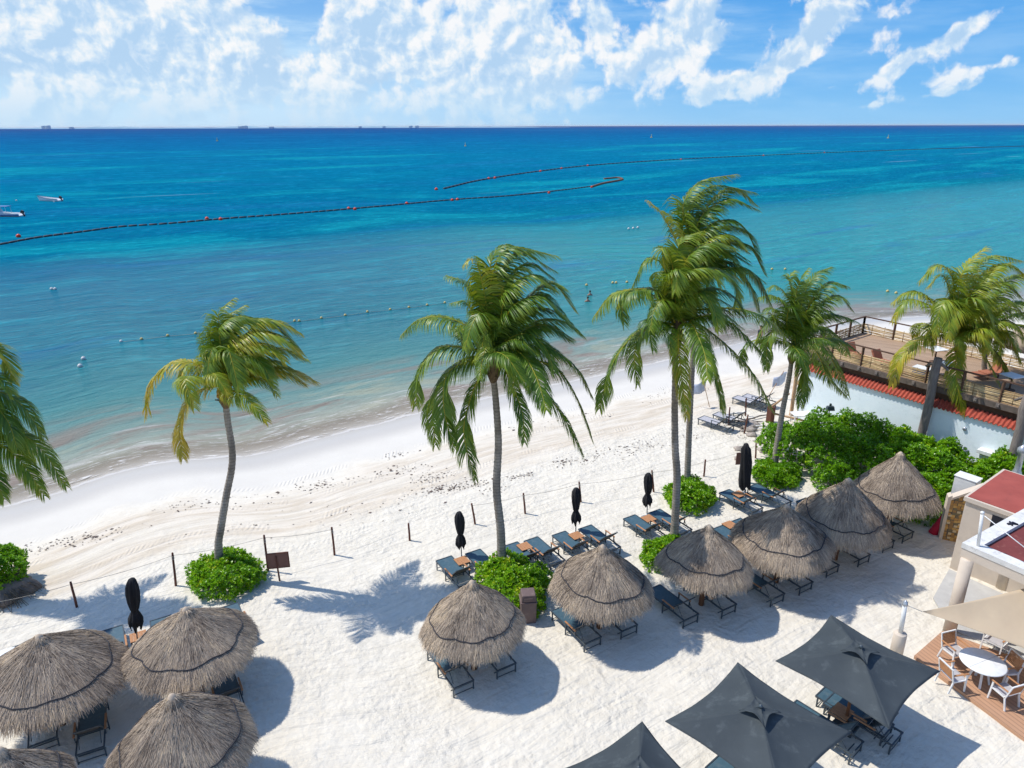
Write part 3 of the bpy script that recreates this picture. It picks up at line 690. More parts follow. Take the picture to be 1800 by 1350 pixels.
# palm D (behind, taller)
palm([(1208, 850), (1210, 790), (1214, 700), (1218, 620), (1221, 530)], (1208, 868), (1224, 475), (1000, 280, 3), [
    ([(630, 400), (600, 250), (690, 120), (880, 80)], .2, .42), ([(650, 420), (640, 260), (760, 140), (975, 175)], .5, .40),
    ([(660, 450), (700, 300), (840, 210), (995, 265)], -.2, .38), ([(670, 470), (740, 350), (860, 320), (960, 400)], -.6, .36),
    ([(690, 480), (800, 360), (930, 380), (1000, 520)], .3, .40), ([(700, 520), (820, 430), (950, 460), (1030, 600)], -.1, .46),
    ([(720, 560), (850, 540), (980, 620), (1065, 770)], .2, .33), ([(640, 560), (590, 560), (560, 680), (580, 800)], -1.1, .40),
    ([(690, 580), (720, 600), (750, 690), (745, 810)], -1.3, .34), ([(730, 580), (820, 600), (880, 690), (885, 800)], -.8, .34),
    ([(740, 570), (880, 580), (960, 680), (1000, 800)], .1, .32), ([(590, 480), (540, 380), (490, 290), (420, 222)], -.3, .62),
    ([(620, 500), (600, 350), (640, 220), (760, 160)], .9, .35), ([(600, 500), (560, 470), (540, 540), (550, 650)], -.8, .45),
    ([(680, 400), (740, 240), (860, 150), (985, 240)], 1.1, .36), ([(700, 540), (780, 480), (860, 520), (920, 640)], -1.2, .42),
    ([(680, 520), (740, 420), (850, 400), (930, 470)], -1.3, .46)],
    'tallest palm, its trunk rising from the compact round bush behind the leaning palm', 33, nuts=2, fill=6, tone=.28, r0=.15, wind=.6)
# palm C (front of the pair)
palm([(1185, 945), (1188, 890), (1190, 833), (1187, 790), (1186, 720), (1187, 650), (1187, 607)], (1184, 968), (1193, 562), (1000, 280, 3), [
    ([(500, 730), (420, 685), (240, 710), (132, 830)], -.2, .42), ([(500, 760), (370, 690), (285, 750), (290, 865)], -.8, .40),
    ([(480, 860), (350, 920), (230, 1080), (160, 1315)], .1, .38), ([(490, 870), (380, 920), (345, 1040), (362, 1185)], -.7, .40),
    ([(575, 900), (580, 1020), (600, 1190), (620, 1360)], -1.0, .55), ([(640, 880), (720, 1000), (780, 1160), (818, 1335)], -.8, .36),
    ([(650, 850), (820, 970), (960, 1120), (1072, 1320)], .3, .34), ([(660, 830), (830, 850), (960, 960), (1052, 1065)], -.4, .36),
    ([(660, 800), (900, 790), (1060, 850), (1155, 970)], .5, .40), ([(580, 800), (500, 740), (450, 800), (430, 900)], -1.5, .45),
    ([(540, 700), (480, 540), (400, 540), (335, 670)], .3, .45), ([(560, 650), (530, 500), (490, 470), (505, 560)], -.6, .52),
    ([(570, 640), (570, 500), (600, 420), (700, 380)], .2, .46), ([(590, 650), (640, 500), (760, 440), (880, 470)], -.2, .44),
    ([(600, 700), (720, 580), (850, 620), (900, 720)], -.9, .42), ([(600, 740), (740, 680), (860, 720), (930, 830)], -.3, .34),
    ([(580, 720), (620, 600), (740, 580), (800, 660)], -1.4, .42), ([(560, 720), (540, 640), (580, 580), (560, 700)], -1.4, .45),
    ([(600, 760), (700, 700), (760, 780), (790, 900)], -1.6, .35),
    ([(640, 860), (680, 930), (720, 1040), (730, 1160)], -2.9, .36)],
    'curved palm leaning in front of the tallest palm, its foot behind a palapa', 44, nuts=2, fill=4, tone=.30, r0=.165)
# palm E
palm([(1362, 812), (1368, 770), (1376, 720), (1386, 670), (1392, 630)], (1361, 824), (1400, 590), (1200, 500, 3), [
    ([(590, 180), (560, 80), (500, 10), (450, 20)], .2, .42), ([(600, 160), (580, 60), (560, -30), (590, -70)], .4, .45),
    ([(620, 160), (640, 50), (700, -50), (780, -90)], .5, .40), ([(640, 170), (700, 60), (780, -10), (870, 10)], .2, .36),
    ([(650, 190), (730, 100), (820, 60), (890, 130)], -.2, .34), ([(660, 210), (760, 160), (850, 170), (925, 200)], -.6, .32),
    ([(660, 240), (740, 230), (820, 290), (870, 370)], 2.4, .36), ([(650, 260), (720, 300), (800, 420), (870, 585)], 2.2, .40),
    ([(570, 220), (500, 140), (440, 130), (400, 200)], .3, .38), ([(570, 250), (500, 230), (450, 300), (440, 450)], -.5, .36),
    ([(570, 240), (480, 180), (430, 220), (380, 310)], .1, .34), ([(590, 270), (600, 350), (640, 470), (620, 640)], -.9, .36),
    ([(610, 260), (640, 330), (630, 450), (640, 560)], -.9, .36), ([(640, 280), (720, 380), (760, 480), (860, 590)], 1.6, .33),
    ([(600, 200), (590, 90), (620, -20), (660, -80)], -.2, .44), ([(580, 200), (540, 110), (480, 60), (400, 70)], -.6, .40)],
    'short palm with a dark leaning trunk in the hedge left of the whitewashed wall', 55, nuts=2, fill=4, tone=.28, r0=.15, wind=.35)
# palm F and G at the terrace
fbase = Vector((21.35, 33.2, 0))
palm([(1672, 760), (1680, 700), (1686, 650), (1687, 620)], None, (1686, 590), (1400, 430, 4.5), [
    ([(1180, 600), (1020, 400), (880, 380), (760, 460)], .2, .66), ([(1170, 600), (1050, 480), (880, 440), (760, 600)], -.5, .62),
    ([(1220, 680), (1130, 620), (1060, 680), (1080, 850)], -1.0, .72), ([(1200, 720), (1000, 740), (830, 880), (755, 1110)], -.9, .66),
    ([(1268, 850), (1262, 980), (1280, 1150), (1335, 1345)], -2.0, .74), ([(1330, 760), (1430, 800), (1530, 950), (1612, 1115)], -1.2, .68),
    ([(1360, 720), (1500, 780), (1610, 900), (1700, 1060)], -.4, .35), ([(1260, 500), (1230, 250), (1120, 160), (975, 290)], .3, .62),
    ([(1280, 450), (1300, 250), (1380, 130), (1500, 20)], .4, .60), ([(1320, 430), (1400, 220), (1560, 90), (1790, 130)], .8, .52),
    ([(1350, 450), (1480, 250), (1650, 150), (1830, 260)], .2, .58), ([(1380, 480), (1500, 350), (1640, 300), (1780, 420)], -.4, .50),
    ([(1400, 520), (1560, 430), (1680, 440), (1800, 560)], -.8, .60), ([(1400, 650), (1560, 640), (1680, 740), (1770, 930)], -.5, .56),
    ([(1320, 560), (1380, 430), (1480, 460), (1560, 640)], -1.6, .50), ([(1260, 560), (1220, 440), (1140, 500), (1100, 700)], -1.4, .50),
    ([(1380, 600), (1480, 540), (1620, 620), (1720, 790)], -1.4, .52), ([(1250, 520), (1200, 340), (1150, 240), (1040, 330)], .9, .55),
    ([(1300, 600), (1280, 500), (1220, 560), (1200, 740)], -1.8, .55), ([(1340, 620), (1420, 600), (1480, 720), (1500, 860)], -1.8, .48)],
    'bushy yellow-green coconut palm growing up through the front edge of the timber terrace', 66, nuts=3, fill=5, tone=.78, r0=.17, base_ground=fbase, wind=.4)
palm([(1728, 690), (1730, 640), (1735, 600)], None, (1742, 560), (1400, 430, 4.5), [
    ([(1500, 500), (1480, 340), (1560, 200), (1700, 140)], .2, .5), ([(1560, 480), (1640, 300), (1800, 240), (1950, 330)], .3, .48),
    ([(1600, 540), (1760, 450), (1900, 520), (1980, 700)], -.4, .5), ([(1600, 600), (1720, 620), (1800, 760), (1830, 900)], -.6, .5),
    ([(1480, 560), (1440, 620), (1440, 760), (1480, 900)], -.5, .5), ([(1540, 560), (1600, 640), (1600, 780), (1580, 940)], -1.0, .55)],
    'second yellow-green coconut palm behind the terrace at the right edge of the picture', 77, nuts=4, fill=3, tone=.5, r0=.18, base_ground=(23.3, 34.9, 0), wind=.35)
# palm L: left edge
lbase = P(-118, 1030)
palm([(-110, 930), (-112, 850), (-112, 780), (-108, 730)], None, (-104, 690), (0, 500, 3), [
    ([(-200, 450), (-100, 330), (0, 350), (68, 505)], .1, .55), ([(-200, 520), (-80, 470), (10, 500), (62, 575)], -.6, .4),
    ([(-180, 560), (-20, 560), (120, 640), (225, 800)], .0, .40), ([(-200, 620), (-60, 620), (40, 720), (90, 860)], -.8, .36),
    ([(-180, 680), (0, 740), (200, 850), (345, 1060)], -.4, .50), ([(-210, 700), (-60, 800), (100, 920), (230, 1110)], -1.0, .42),
    ([(-240, 720), (-150, 860), (-40, 1000), (20, 1130)], -1.2, .45), ([(-300, 400), (-300, 250), (-200, 150), (-90, 170)], .3, .45),
    ([(-380, 500), (-520, 450), (-600, 560), (-640, 700)], .2, .45), ([(-380, 600), (-500, 680), (-560, 850), (-560, 1000)], -.2, .45),
    ([(-290, 450), (-220, 300), (-100, 260), (10, 330)], .9, .4), ([(-400, 450), (-460, 300), (-520, 300), (-600, 380)], .8, .4),
    ([(-200, 600), (-40, 640), (100, 760), (170, 930)], .9, .36)],
    'palm cut off by the left edge, only its right-hand fronds reaching into the picture', 88, nuts=0, fill=4, tone=.72, r0=.18, base_ground=lbase, wind=.4)

# ------------------------------------------------------------------ shrubs
def shrub(name, label, lobes, n, seed, lsize=.12, tone=.5, group='sea grape style shrubs on the sand', stems=True):
    """lobes: (x, y, z, rx, ry, rz) ellipsoids in world space"""
    rg = np.random.default_rng(seed); n = int(n * 1.9)
    c = np.array([l[:3] for l in lobes]); r = np.array([l[3:] for l in lobes])
    base = Vector((float(c[:, 0].mean()), float(c[:, 1].mean()), 0))
    root = world_root(name, base, label, 'shrub', group)
    area = r[:, 0] * r[:, 1] + r[:, 0] * r[:, 2] + r[:, 1] * r[:, 2]; pr = area / area.sum()
    k = rg.choice(len(lobes), n, p=pr)
    d = nrm(rg.normal(0, 1, (n, 3))); d[:, 2] = np.where(d[:, 2] < -.35, -d[:, 2], d[:, 2])
    # uneven surface: low-frequency lumps
    ph = rg.uniform(0, 6, 6)
    lump = 1 + .17 * np.sin(d[:, 0] * 5 + ph[0] + k) * np.sin(d[:, 1] * 6 + ph[1]) + .09 * np.sin(d[:, 2] * 7 + d[:, 0] * 4 + ph[2] + k) + .05 * np.sin(d[:, 0] * 13 + ph[3]) * np.sin(d[:, 1] * 12 + ph[4])
    rad = np.where(rg.random(n) < .78, rg.uniform(.86, 1.04, n), rg.uniform(.45, .86, n)) * lump
    pos = c[k] + d * r[k] * rad[:, None]
    pos[:, 2] = np.maximum(pos[:, 2], .06)
    # drop those deep inside another lobe
    keep = np.ones(n, bool)
    for j in range(len(lobes)):
        q = np.linalg.norm((pos - c[j]) / r[j], axis=1); keep &= ~((q < .62) & (k != j))
    pos, d, k = pos[keep], d[keep], k[keep]; n = len(pos)
    ax = nrm(d / r[k] * r[k].mean() + np.array([0, 0, .55]) + rg.normal(0, .25, (n, 3)))
    m = 8
    a1 = nrm(np.cross(ax, rg.normal(0, 1, (n, 3)))); a2 = np.cross(ax, a1)
    V = []; Cc = []
    tn = tone + rg.normal(0, .14, n) + .22 * (rg.random(n) < .06) + .10 * np.sin(pos[:, 0] * 3) * np.sin(pos[:, 1] * 3 + 1)
    for j in range(m):
        an = 2 * math.pi * j / m * 1.0 + rg.uniform(-.3, .3, n); ti = rg.uniform(.25, 1.0, n) if j < 5 else rg.uniform(1.0, 1.5, n)
        ld = nrm((a1 * np.cos(an)[:, None] + a2 * np.sin(an)[:, None]) * np.cos(ti)[:, None] + ax * np.sin(ti)[:, None])
        wv = nrm(np.cross(ld, ax)); L = lsize * rg.uniform(.7, 1.15, n)
        p0 = pos; p2 = pos + ld * L[:, None] + np.array([0, 0, -.012]); mid = pos + ld * (L * .62)[:, None] + np.cross(wv, ld) * .008
        V.append(np.stack([p0, mid - wv * (L * .19)[:, None], p2, mid + wv * (L * .19)[:, None]], 1))
        Cc.append(np.repeat(np.clip(tn + rg.normal(0, .10, n), 0, 1)[:, None], 4, 1))
    V = np.concatenate(V).reshape(-1, 3); Fq = np.arange(len(V)).reshape(-1, 4)
    mesh_np('foliage', V, Fq, np.concatenate(Cc).reshape(-1), M['bush'], root, origin=tuple(base))
    if stems:
        mb = MB(); rd = random.Random(seed)
        for (x, y, z, rx, ry, rz) in lobes:
            for i in range(9):
                a = rd.uniform(0, 6.28); q = rd.uniform(.3, .85)
                e = Vector((x + rx * q * math.cos(a), y + ry * q * math.sin(a), z + rz * rd.uniform(.1, .7)))
                b0 = Vector((x + rx * .2 * math.cos(a), y + ry * .2 * math.sin(a), -.05))
                mb.tube([b0, (b0 + e) / 2 + Vector((0, 0, .05)), e], [.022, .016, .006], 5)
        mb.build('stems', M['stem'], root)
    return root
def lob(px, py, rx, ry, rz, z=None, dx=0, dy=0):
    p = P(px, py); return (p.x + dx, p.y + dy, rz * .45 if z is None else z, rx, ry, rz)
# A
shrub('round_shrub', 'low bright green shrub around the foot of the lone left palm',
      [lob(398, 1032, 1.15, .95, .62), lob(360, 1020, .6, .6, .5, dy=.1), lob(437, 1020, .6, .6, .55), lob(398, 1015, .8, .7, .62, dy=.3)], 1500, 1, tone=.55)
shrub('round_shrub', 'bright green shrub between the middle palm trunk and the brown bin',
      [lob(902, 1050, 1.1, .9, .72), lob(868, 1035, .65, .6, .65, dy=.2), lob(940, 1035, .6, .6, .6), lob(930, 1075, .45, .45, .35), lob(895, 1022, .85, .6, .68, dy=.2)], 1700, 2, tone=.58)
shrub('round_shrub', 'compact round shrub at the foot of the tallest palm',
      [lob(1211, 888, 1.0, .9, .68), lob(1190, 878, .55, .55, .5), lob(1236, 882, .5, .6, .5), lob(1208, 872, .6, .6, .65)], 1500, 3, tone=.52)
shrub('round_shrub', 'shrub half hidden behind the third palapa, below the leaning palm trunk',
      [lob(1165, 990, .75, .7, .60), lob(1180, 978, .6, .6, .55), lob(1158, 980, .45, .5, .45)], 1100, 4, tone=.52)
shrub('round_shrub', 'shrub with bare roots under it, cut off by the left edge',
      [lob(8, 1035, .85, .8, .75, z=.75), lob(28, 1020, .45, .5, .5, z=.8), lob(-20, 1030, .7, .8, .8, z=.8)], 1300, 5, tone=.5)
shrub('round_shrub', 'small shrub in front of the large hedge at the foot of the short dark palm',
      [lob(1362, 848, .95, .8, .55), lob(1383, 842, .55, .55, .5), lob(1345, 835, .5, .55, .5)], 1400, 6, tone=.42)
Hg = 'hedge shrubs in front of the whitewashed wall'
shrub('hedge_shrub', 'largest dark green hedge mound, behind the short palm and left of the pointed palapas',
      [lob(1400, 815, 1.5, 1.3, 1.25, z=.8), lob(1460, 830, 1.6, 1.4, 1.3, z=.85), lob(1520, 845, 1.3, 1.3, 1.25, z=.8), lob(1445, 800, 1.5, 1.2, 1.3, z=.95), lob(1500, 800, 1.4, 1.2, 1.3, z=.95), lob(1365, 800, .9, 1.0, 1.0, z=.7), lob(1470, 860, 1.0, .9, .8), lob(1540, 815, 1.0, 1.0, 1.2, z=.9)], 5200, 7, lsize=.14, tone=.36, group=Hg)
shrub('hedge_shrub', 'lighter hedge mound behind the farthest palapa in front of the whitewashed wall',
      [lob(1600, 850, 1.3, 1.2, 1.3, z=.95), lob(1645, 860, 1.2, 1.2, 1.35, z=1.0), lob(1615, 900, 1.2, 1.1, 1.1), lob(1665, 885, 1.1, 1.0, 1.0), lob(1580, 825, 1.0, .9, 1.1, z=.9)], 4200, 8, lsize=.15, tone=.48, group=Hg)
shrub('hedge_shrub', 'hedge mound behind the small red-roofed building',
      [lob(1715, 885, 1.2, 1.0, 1.0, z=.75), lob(1755, 872, 1.2, 1.0, 1.1, z=.9), lob(1790, 862, 1.1, 1.0, 1.2, z=1.0), lob(1835, 870, 1.3, 1.1, 1.2, z=1)], 3200, 9, lsize=.15, tone=.50, group=Hg)
# sandbank with roots at the left shrub
def lumpy(name, c, r, matr, seed, parent=None, amp=.25, n=18):
    rg = random.Random(seed); ph = [rg.uniform(0, 6) for _ in range(6)]
    mb = MB(); vs = []; m = n // 2
    for i in range(m + 1):
        th = math.pi * (i + .01) / (m + .02)
        for k in range(n):
            a = 2 * math.pi * k / n
            d = Vector((math.sin(th) * math.cos(a), math.sin(th) * math.sin(a), math.cos(th)))
            f = 1 + amp * (math.sin(d.x * 4 + ph[0]) * math.sin(d.y * 5 + ph[1]) + .5 * math.sin(d.z * 9 + d.x * 6 + ph[2]))
            vs.append((c[0] + d.x * r[0] * f, c[1] + d.y * r[1] * f, c[2] + d.z * r[2] * f))
    fs = [(i * n + k, (i + 1) * n + k, (i + 1) * n + (k + 1) % n, i * n + (k + 1) % n) for i in range(m) for k in range(n)]
    mb.smooth = True; mb.add(vs, fs); return mb
p = P(8, 1045)
bank = world_root('root_bank', (p.x, p.y, 0), 'eroded sandy bank of bare roots under the left edge shrub', 'bank')
lumpy('b', (p.x, p.y, .05), (1.0, .95, .55), None, 3).build('soil', M['root'], bank)
mb = MB(); rd = random.Random(5)
for i in range(60):
    a = rd.uniform(-2.9, .4); q = Vector((p.x + math.cos(a) * .7, p.y + math.sin(a) * .7, rd.uniform(.2, .5)))
    e = Vector((p.x + math.cos(a) * rd.uniform(1.1, 1.6), p.y + math.sin(a) * rd.uniform(1.1, 1.5), -.02))
    mb.tube([q, (q + e) / 2 + Vector((rd.uniform(-.1, .1), rd.uniform(-.1, .1), .05)), e], [.02, .014, .006], 4)
mb.build('roots', M['stem'], bank)

# ------------------------------------------------------------------ palapas
PROF_T = np.array([0, .05, .10, .16, .30, .50, .70, .84, .92, .97, 1.0])
PROF_R = np.array([0, .055, .085, .13, .28, .485, .69, .84, .925, .97, 1.0])
PROF_Z = np.array([1.0, .985, .93, .86, .72, .515, .295, .125, .02, -.045, -.11])
def palapa(apx, lr, yb, label, seed, zr=1.50, N_=15000, tl=(0, 0)):
    cx = (lr[0] + lr[1]) / 2; hw = (lr[1] - lr[0]) / 2 * .985
    d = P(cx, yb, zr); dep = lambda y: y * math.cos(R_(PITCH)) + (H - zr) * math.sin(R_(PITCH))
    Rr = 1.5
    for _ in range(5): Y = d.y + Rr * 1.0; Rr = hw / F_PX * dep(Y)
    cxw = (cx - 900) / F_PX * dep(Y)
    top = PY(apx[0], apx[1], Y).z; base = Vector((cxw, Y, 0)); Hh = (top - .07 - zr - .20) / 1.11
    z0 = zr + .20 + .11 * Hh; Rr *= .935
    rg = np.random.default_rng(seed)
    root = world_root('palapa', base, label, 'thatched umbrella', 'thatched palapa umbrellas')
    tilt = rg.uniform(-.06, .06, 2) + np.array(tl)
    ph = rg.uniform(0, 6, 3)
    def surf(t, th, off=0.0):
        r = np.interp(t, PROF_T, PROF_R) * Rr; z = np.interp(t, PROF_T, PROF_Z) * Hh
        rib = 1 + .020 * np.cos(8 * th + ph[0]) * t + .022 * np.sin(3 * th + ph[1]) * t + .016 * np.sin(5 * th + ph[2]) * t
        r = r * rib + off * .6
        sag = -.035 * (1 - np.cos(8 * th + ph[0])) * t * (1 - t) * 1.6
        x = r * np.cos(th); y = r * np.sin(th)
        return np.stack([base.x + x, base.y + y, z0 + z + sag + off * .8 + tilt[0] * x + tilt[1] * y], -1)
    # shell
    nt_, na = 22, 48
    tg, ag = np.meshgrid(np.linspace(0, 1, nt_), np.linspace(0, 2 * np.pi, na, endpoint=False), indexing='ij')
    V = surf(tg.ravel(), ag.ravel(), -.05)
    i = np.arange(nt_ - 1)[:, None] * na; j = np.arange(na)[None, :]; j2 = (j + 1) % na
    Fq = np.stack([i + j, i + na + j, i + na + j2, i + j2], -1).reshape(-1, 4)
    V = np.concatenate([V]); colr = np.full(len(V), .1)
    # straw
    n = int(N_ * 1.5)
    t = np.sqrt(rg.uniform(.0005, 1, n)) * .99; th = rg.uniform(0, 2 * np.pi, n)
    p0 = surf(t, th, rg.uniform(0, .035, n)); p1 = surf(np.minimum(t + .03, 1.0), th); p1b = surf(np.maximum(t - .03, 0), th)
    tn = nrm(p1 - p1b); side = np.stack([-np.sin(th), np.cos(th), np.zeros(n)], -1); nm = nrm(np.cross(side, tn)); nm = nm * np.sign(nm[:, 2:3] + 1e-6)
    dr = nrm(tn + side * rg.normal(0, .12, n)[:, None] + nm * rg.uniform(-.03, .08, n)[:, None])
    L = rg.uniform(.12, .30, n) * Rr * .75 * np.clip(t + .35, .35, 1); w = rg.uniform(.006, .016, n)
    wv = nrm(side + nm * rg.normal(0, .5, n)[:, None]); wv = nrm(wv - dr * np.sum(wv * dr, 1, keepdims=True))
    q1 = p0 + dr * L[:, None]
    A = np.stack([p0 - wv * w[:, None] * .5, p0 + wv * w[:, None] * .5, q1 + wv * w[:, None] * .22, q1 - wv * w[:, None] * .22], 1).reshape(-1, 3)
    # weathered layers: darker bands of old thatch, golden fringe
    lay = .09 * np.sin(t * 38 + 1.5 * np.sin(th * 3 + ph[0])) + .10 * np.sin(th * 5 + ph[1]) * np.sin(t * 9 + ph[2])
    tn0 = rg.uniform(-.07, .07); pat = .16 * np.sin(th * 2 + ph[2]) * np.sin(t * 5 + ph[0]) + .12 * np.sin(th * 7 + ph[1] + t * 6) * np.sin(t * 11 + th * 2)
    groove = -.22 * (np.abs(np.sin(4 * th + ph[1])) < .06) * (t > .15) * (t < .8)
    c = np.clip(.40 + tn0 + pat + groove + lay * .8 + rg.normal(0, .21, n) + .12 * (t > .86) , 0, 1)
    c[t < .10] += .1
    # fringe
    nf = 5200; th2 = rg.uniform(0, 2 * np.pi, nf); tt = rg.uniform(.86, 1.0, nf)
    f0 = surf(tt, th2, rg.uniform(-.02, .05, nf)); sd2 = np.stack([-np.sin(th2), np.cos(th2), np.zeros(nf)], -1); out = np.stack([np.cos(th2), np.sin(th2), np.zeros(nf)], -1)
    clump = .10 * np.sin(th2 * 23 + ph[0]) * np.sin(th2 * 11 + ph[1])
    dr2 = nrm(np.array([0, 0, -1.]) + out * rg.uniform(.15, .75, nf)[:, None] + sd2 * (rg.normal(0, .14, nf) + clump)[:, None])
    L2 = rg.uniform(.16, .34, nf) * (1 + .25 * np.sin(th2 * 17 + ph[2])); w2 = rg.uniform(.008, .02, nf)
    wv2 = nrm(sd2 + out * rg.normal(0, .4, nf)[:, None]); g1 = f0 + dr2 * L2[:, None]
    B = np.stack([f0 - wv2 * w2[:, None] * .5, f0 + wv2 * w2[:, None] * .5, g1 + wv2 * w2[:, None] * .2, g1 - wv2 * w2[:, None] * .2], 1).reshape(-1, 3)
    c2 = np.clip(.62 + rg.normal(0, .2, nf), 0, 1)
    nV = len(V); F2 = np.arange(len(A) + len(B)).reshape(-1, 4) + nV
    mesh_np('thatch_roof', np.concatenate([V, A, B]), np.concatenate([Fq, F2]), np.concatenate([colr, np.repeat(c, 4), np.repeat(c2, 4)]), M['thatch'], root, origin=tuple(base))
    # rope round the roof
    aa = np.linspace(0, 2 * np.pi, 97); tr = .80 + .030 * np.abs(np.sin(4 * aa + ph[0])) + .02 * np.sin(aa + ph[1]) + rg.normal(0, .003, 97); tr[-1] = tr[0]
    rp = surf(tr, aa, .045); mb = MB(); mb.tube([Vector(q) for q in rp], .020, 5, cap=False); mb.build('rope', M['rope_dark'], root)
    mb = MB()                                    # smooth cap of bound straw
    capz = z0 + Hh
    mb.lathe((base.x, base.y, capz), [(.155, -.20), (.14, -.12), (.11, -.04), (.075, .03), (.03, .065), (.004, .07)], 14); 
    mb.col = .62; cap = mb; cap.c = [.62] * len(cap.v); cap.build('cap', M['thatch'], root)
    mb = MB(); mb.tube([Vector((base.x, base.y, -.2)), Vector((base.x + .02, base.y, 1.2)), Vector((base.x, base.y, z0 + Hh * .8))], [.10, .09, .07], 10); mb.build('pole', M['pole_wood'], root)
    mb = MB()
    for k in range(8):
        a = k * math.pi / 4; q = surf(np.array([.9]), np.array([a]), -.10)[0]; q0 = surf(np.array([.12]), np.array([a]), -.12)[0]
        mb.tube([Vector(q0), Vector(q)], .025, 6)
    mb.build('rafters', M['pole_wood'], root)
    return base, Rr
PAL = {}
PAL[1] = palapa((830, 1020), (737, 924), 1172, 'palapa beside the brown bin, nearest to the bin on its left', 101)
PAL[2] = palapa((1056, 957), (963, 1147), 1098, 'palapa just right of the brown bin with palm shade on its right side', 102)
PAL[3] = palapa((1246, 922), (1154, 1322), 1051, 'palapa in front of the leaning palm trunk and half hidden shrub', 103)
PAL[4] = palapa((1370, 886), (1283, 1460), 1014, 'palapa third from the far end of the right-hand row, palm shadow over its top', 104)
PAL[5] = palapa((1482, 840), (1396, 1558), 970, 'tall pointed palapa second from the far end, next to the last one', 105, N_=14000)
PAL[6] = palapa((1572, 794), (1490, 1642), 918, 'tall pointed palapa at the far end, against the hedge', 106, N_=14000)
PAL[7] = palapa((328, 1067), (228, 451), 1230, 'large palapa behind two others in the lower left group', 107, N_=19000, tl=(-.02, -.04))
PAL[8] = palapa((78, 1115), (-38, 216), 1300, 'palapa at the left edge with a loose forked rope and heavy palm shadow', 108, N_=19000, tl=(-.08, -.05))
PAL[9] = palapa((314, 1220), (197, 446), 1438, 'nearest large palapa, cut by the bottom edge left of centre', 109, N_=21000)
PAL[10] = palapa((45, 1314), (-72, 128), 1510, 'palapa of which only the top shows in the bottom left corner', 110, N_=16000)

# ------------------------------------------------------------------ sun loungers (local: foot end at +Y)
def make_lounger(sl='sling', bk='sling_back', arm='teak'):
    root = empty('sun_lounger', (0, 0, 0))
    w = .33
    mb = MB()
    for s in (-1, 1):
        mb.beam((s * w, 1.0, .34), (s * w, -.95, .34), .035, .05)
    mb.beam((-w, 1.0, .34), (w, 1.0, .34), .035, .05); mb.beam((-w, -.93, .34), (w, -.93, .34), .035, .045)
    mb.beam((-w, -.15, .31), (w, -.15, .31), .03, .03); mb.beam((-w, -.72, .10), (w, -.72, .10), .025, .025)
    mb.build('frame', M['frame'], root)
    mb = MB(); mb.smooth = True                                  # taut sling seat
    n = 8; vs = []
    for i in range(n + 1):
        y = .985 - i * (1.185 / n)
        for j in range(5):
            x = -w + .018 + j * (2 * w - .036) / 4; vs.append((x, y, .352 - .018 * math.sin(math.pi * j / 4) * math.sin(math.pi * min(1, (i + .4) / n))))
    fs = [(i * 5 + j, (i + 1) * 5 + j, (i + 1) * 5 + j + 1, i * 5 + j + 1) for i in range(n) for j in range(4)]
    mb.add(vs, fs); mb.add([(v[0], v[1], v[2] - .008) for v in vs], [f[::-1] for f in fs]); mb.build('seat', M[sl], root)
    a = R_(46); L = .74; y0 = -.20; z0 = .36
    def bp(u, x, o=0): return (x, y0 - math.cos(a) * u * L - math.sin(a) * o, z0 + math.sin(a) * u * L - math.cos(a) * o + .0)
    mb = MB(); mb.mi = 0
    vs = []
    for i in range(7):
        for j in range(5):
            x = -.29 + j * .58 / 4; vs.append(bp(i / 6, x, .018 * math.sin(math.pi * j / 4)))
    fs = [(i * 5 + j, i * 5 + j + 1, (i + 1) * 5 + j + 1, (i + 1) * 5 + j) for i in range(6) for j in range(4)]
    mb.smooth = True; mb.add(vs, fs)
    mb.mi = 1; mb.add([(v[0], v[1] - .006, v[2] - .006) for v in vs], [f[::-1] for f in fs])
    back = mb.build('backrest', [M[sl], M[bk]], root)
    mb = MB()
    for s in (-1, 1): mb.beam(bp(0, s * .30), bp(1.02, s * .30), .03, .03)
    mb.beam(bp(1.02, -.30), bp(1.02, .30), .03, .03); mb.beam(bp(.1, -.30, .02), bp(.1, .30, .02), .025, .025)
    mb.tube([Vector(bp(.55, -.26, .02)), Vector((-.26, -.75, .34))], .012, 6); mb.tube([Vector(bp(.55, .26, .02)), Vector((.26, -.75, .34))], .012, 6)
    mb.build('back_frame', M['frame'], back)
    for s in (-1, 1):
        mb = MB()
        mb.box((s * (w + .045), -.18, .545), (.06, .60, .028)); mb.build('armrest', M[arm], root, bevel=.008)
        mb = MB()
        mb.beam((s * (w + .045), .08, .0), (s * (w + .045), .08, .53), .032, .04, (0, 1, 0))
        mb.beam((s * (w), .08, .30), (s * (w + .045), .08, .30), .03, .03)
        mb.build('leg', M['frame'], root)
        mb = MB(); mb.beam((s * (w + .030), -.44, .34), (s * (w + .045), -.44, .53), .03, .035, (0, 1, 0)); mb.build('arm_support', M['frame'], root)
        for y in (.93, -.90):
            mb = MB(); mb.beam((s * w, y, -.02), (s * w, y, .33), .034, .042, (0, 1, 0)); mb.build('leg', M['frame'], root)
    for (x_, y_) in ((w + .045, .08), (w, .93), (w, -.90)):
        mb = MB(); mb.beam((-x_, y_, .065), (x_, y_, .065), .02, .02); mb.build('stretcher', M['frame'], root)
    return root
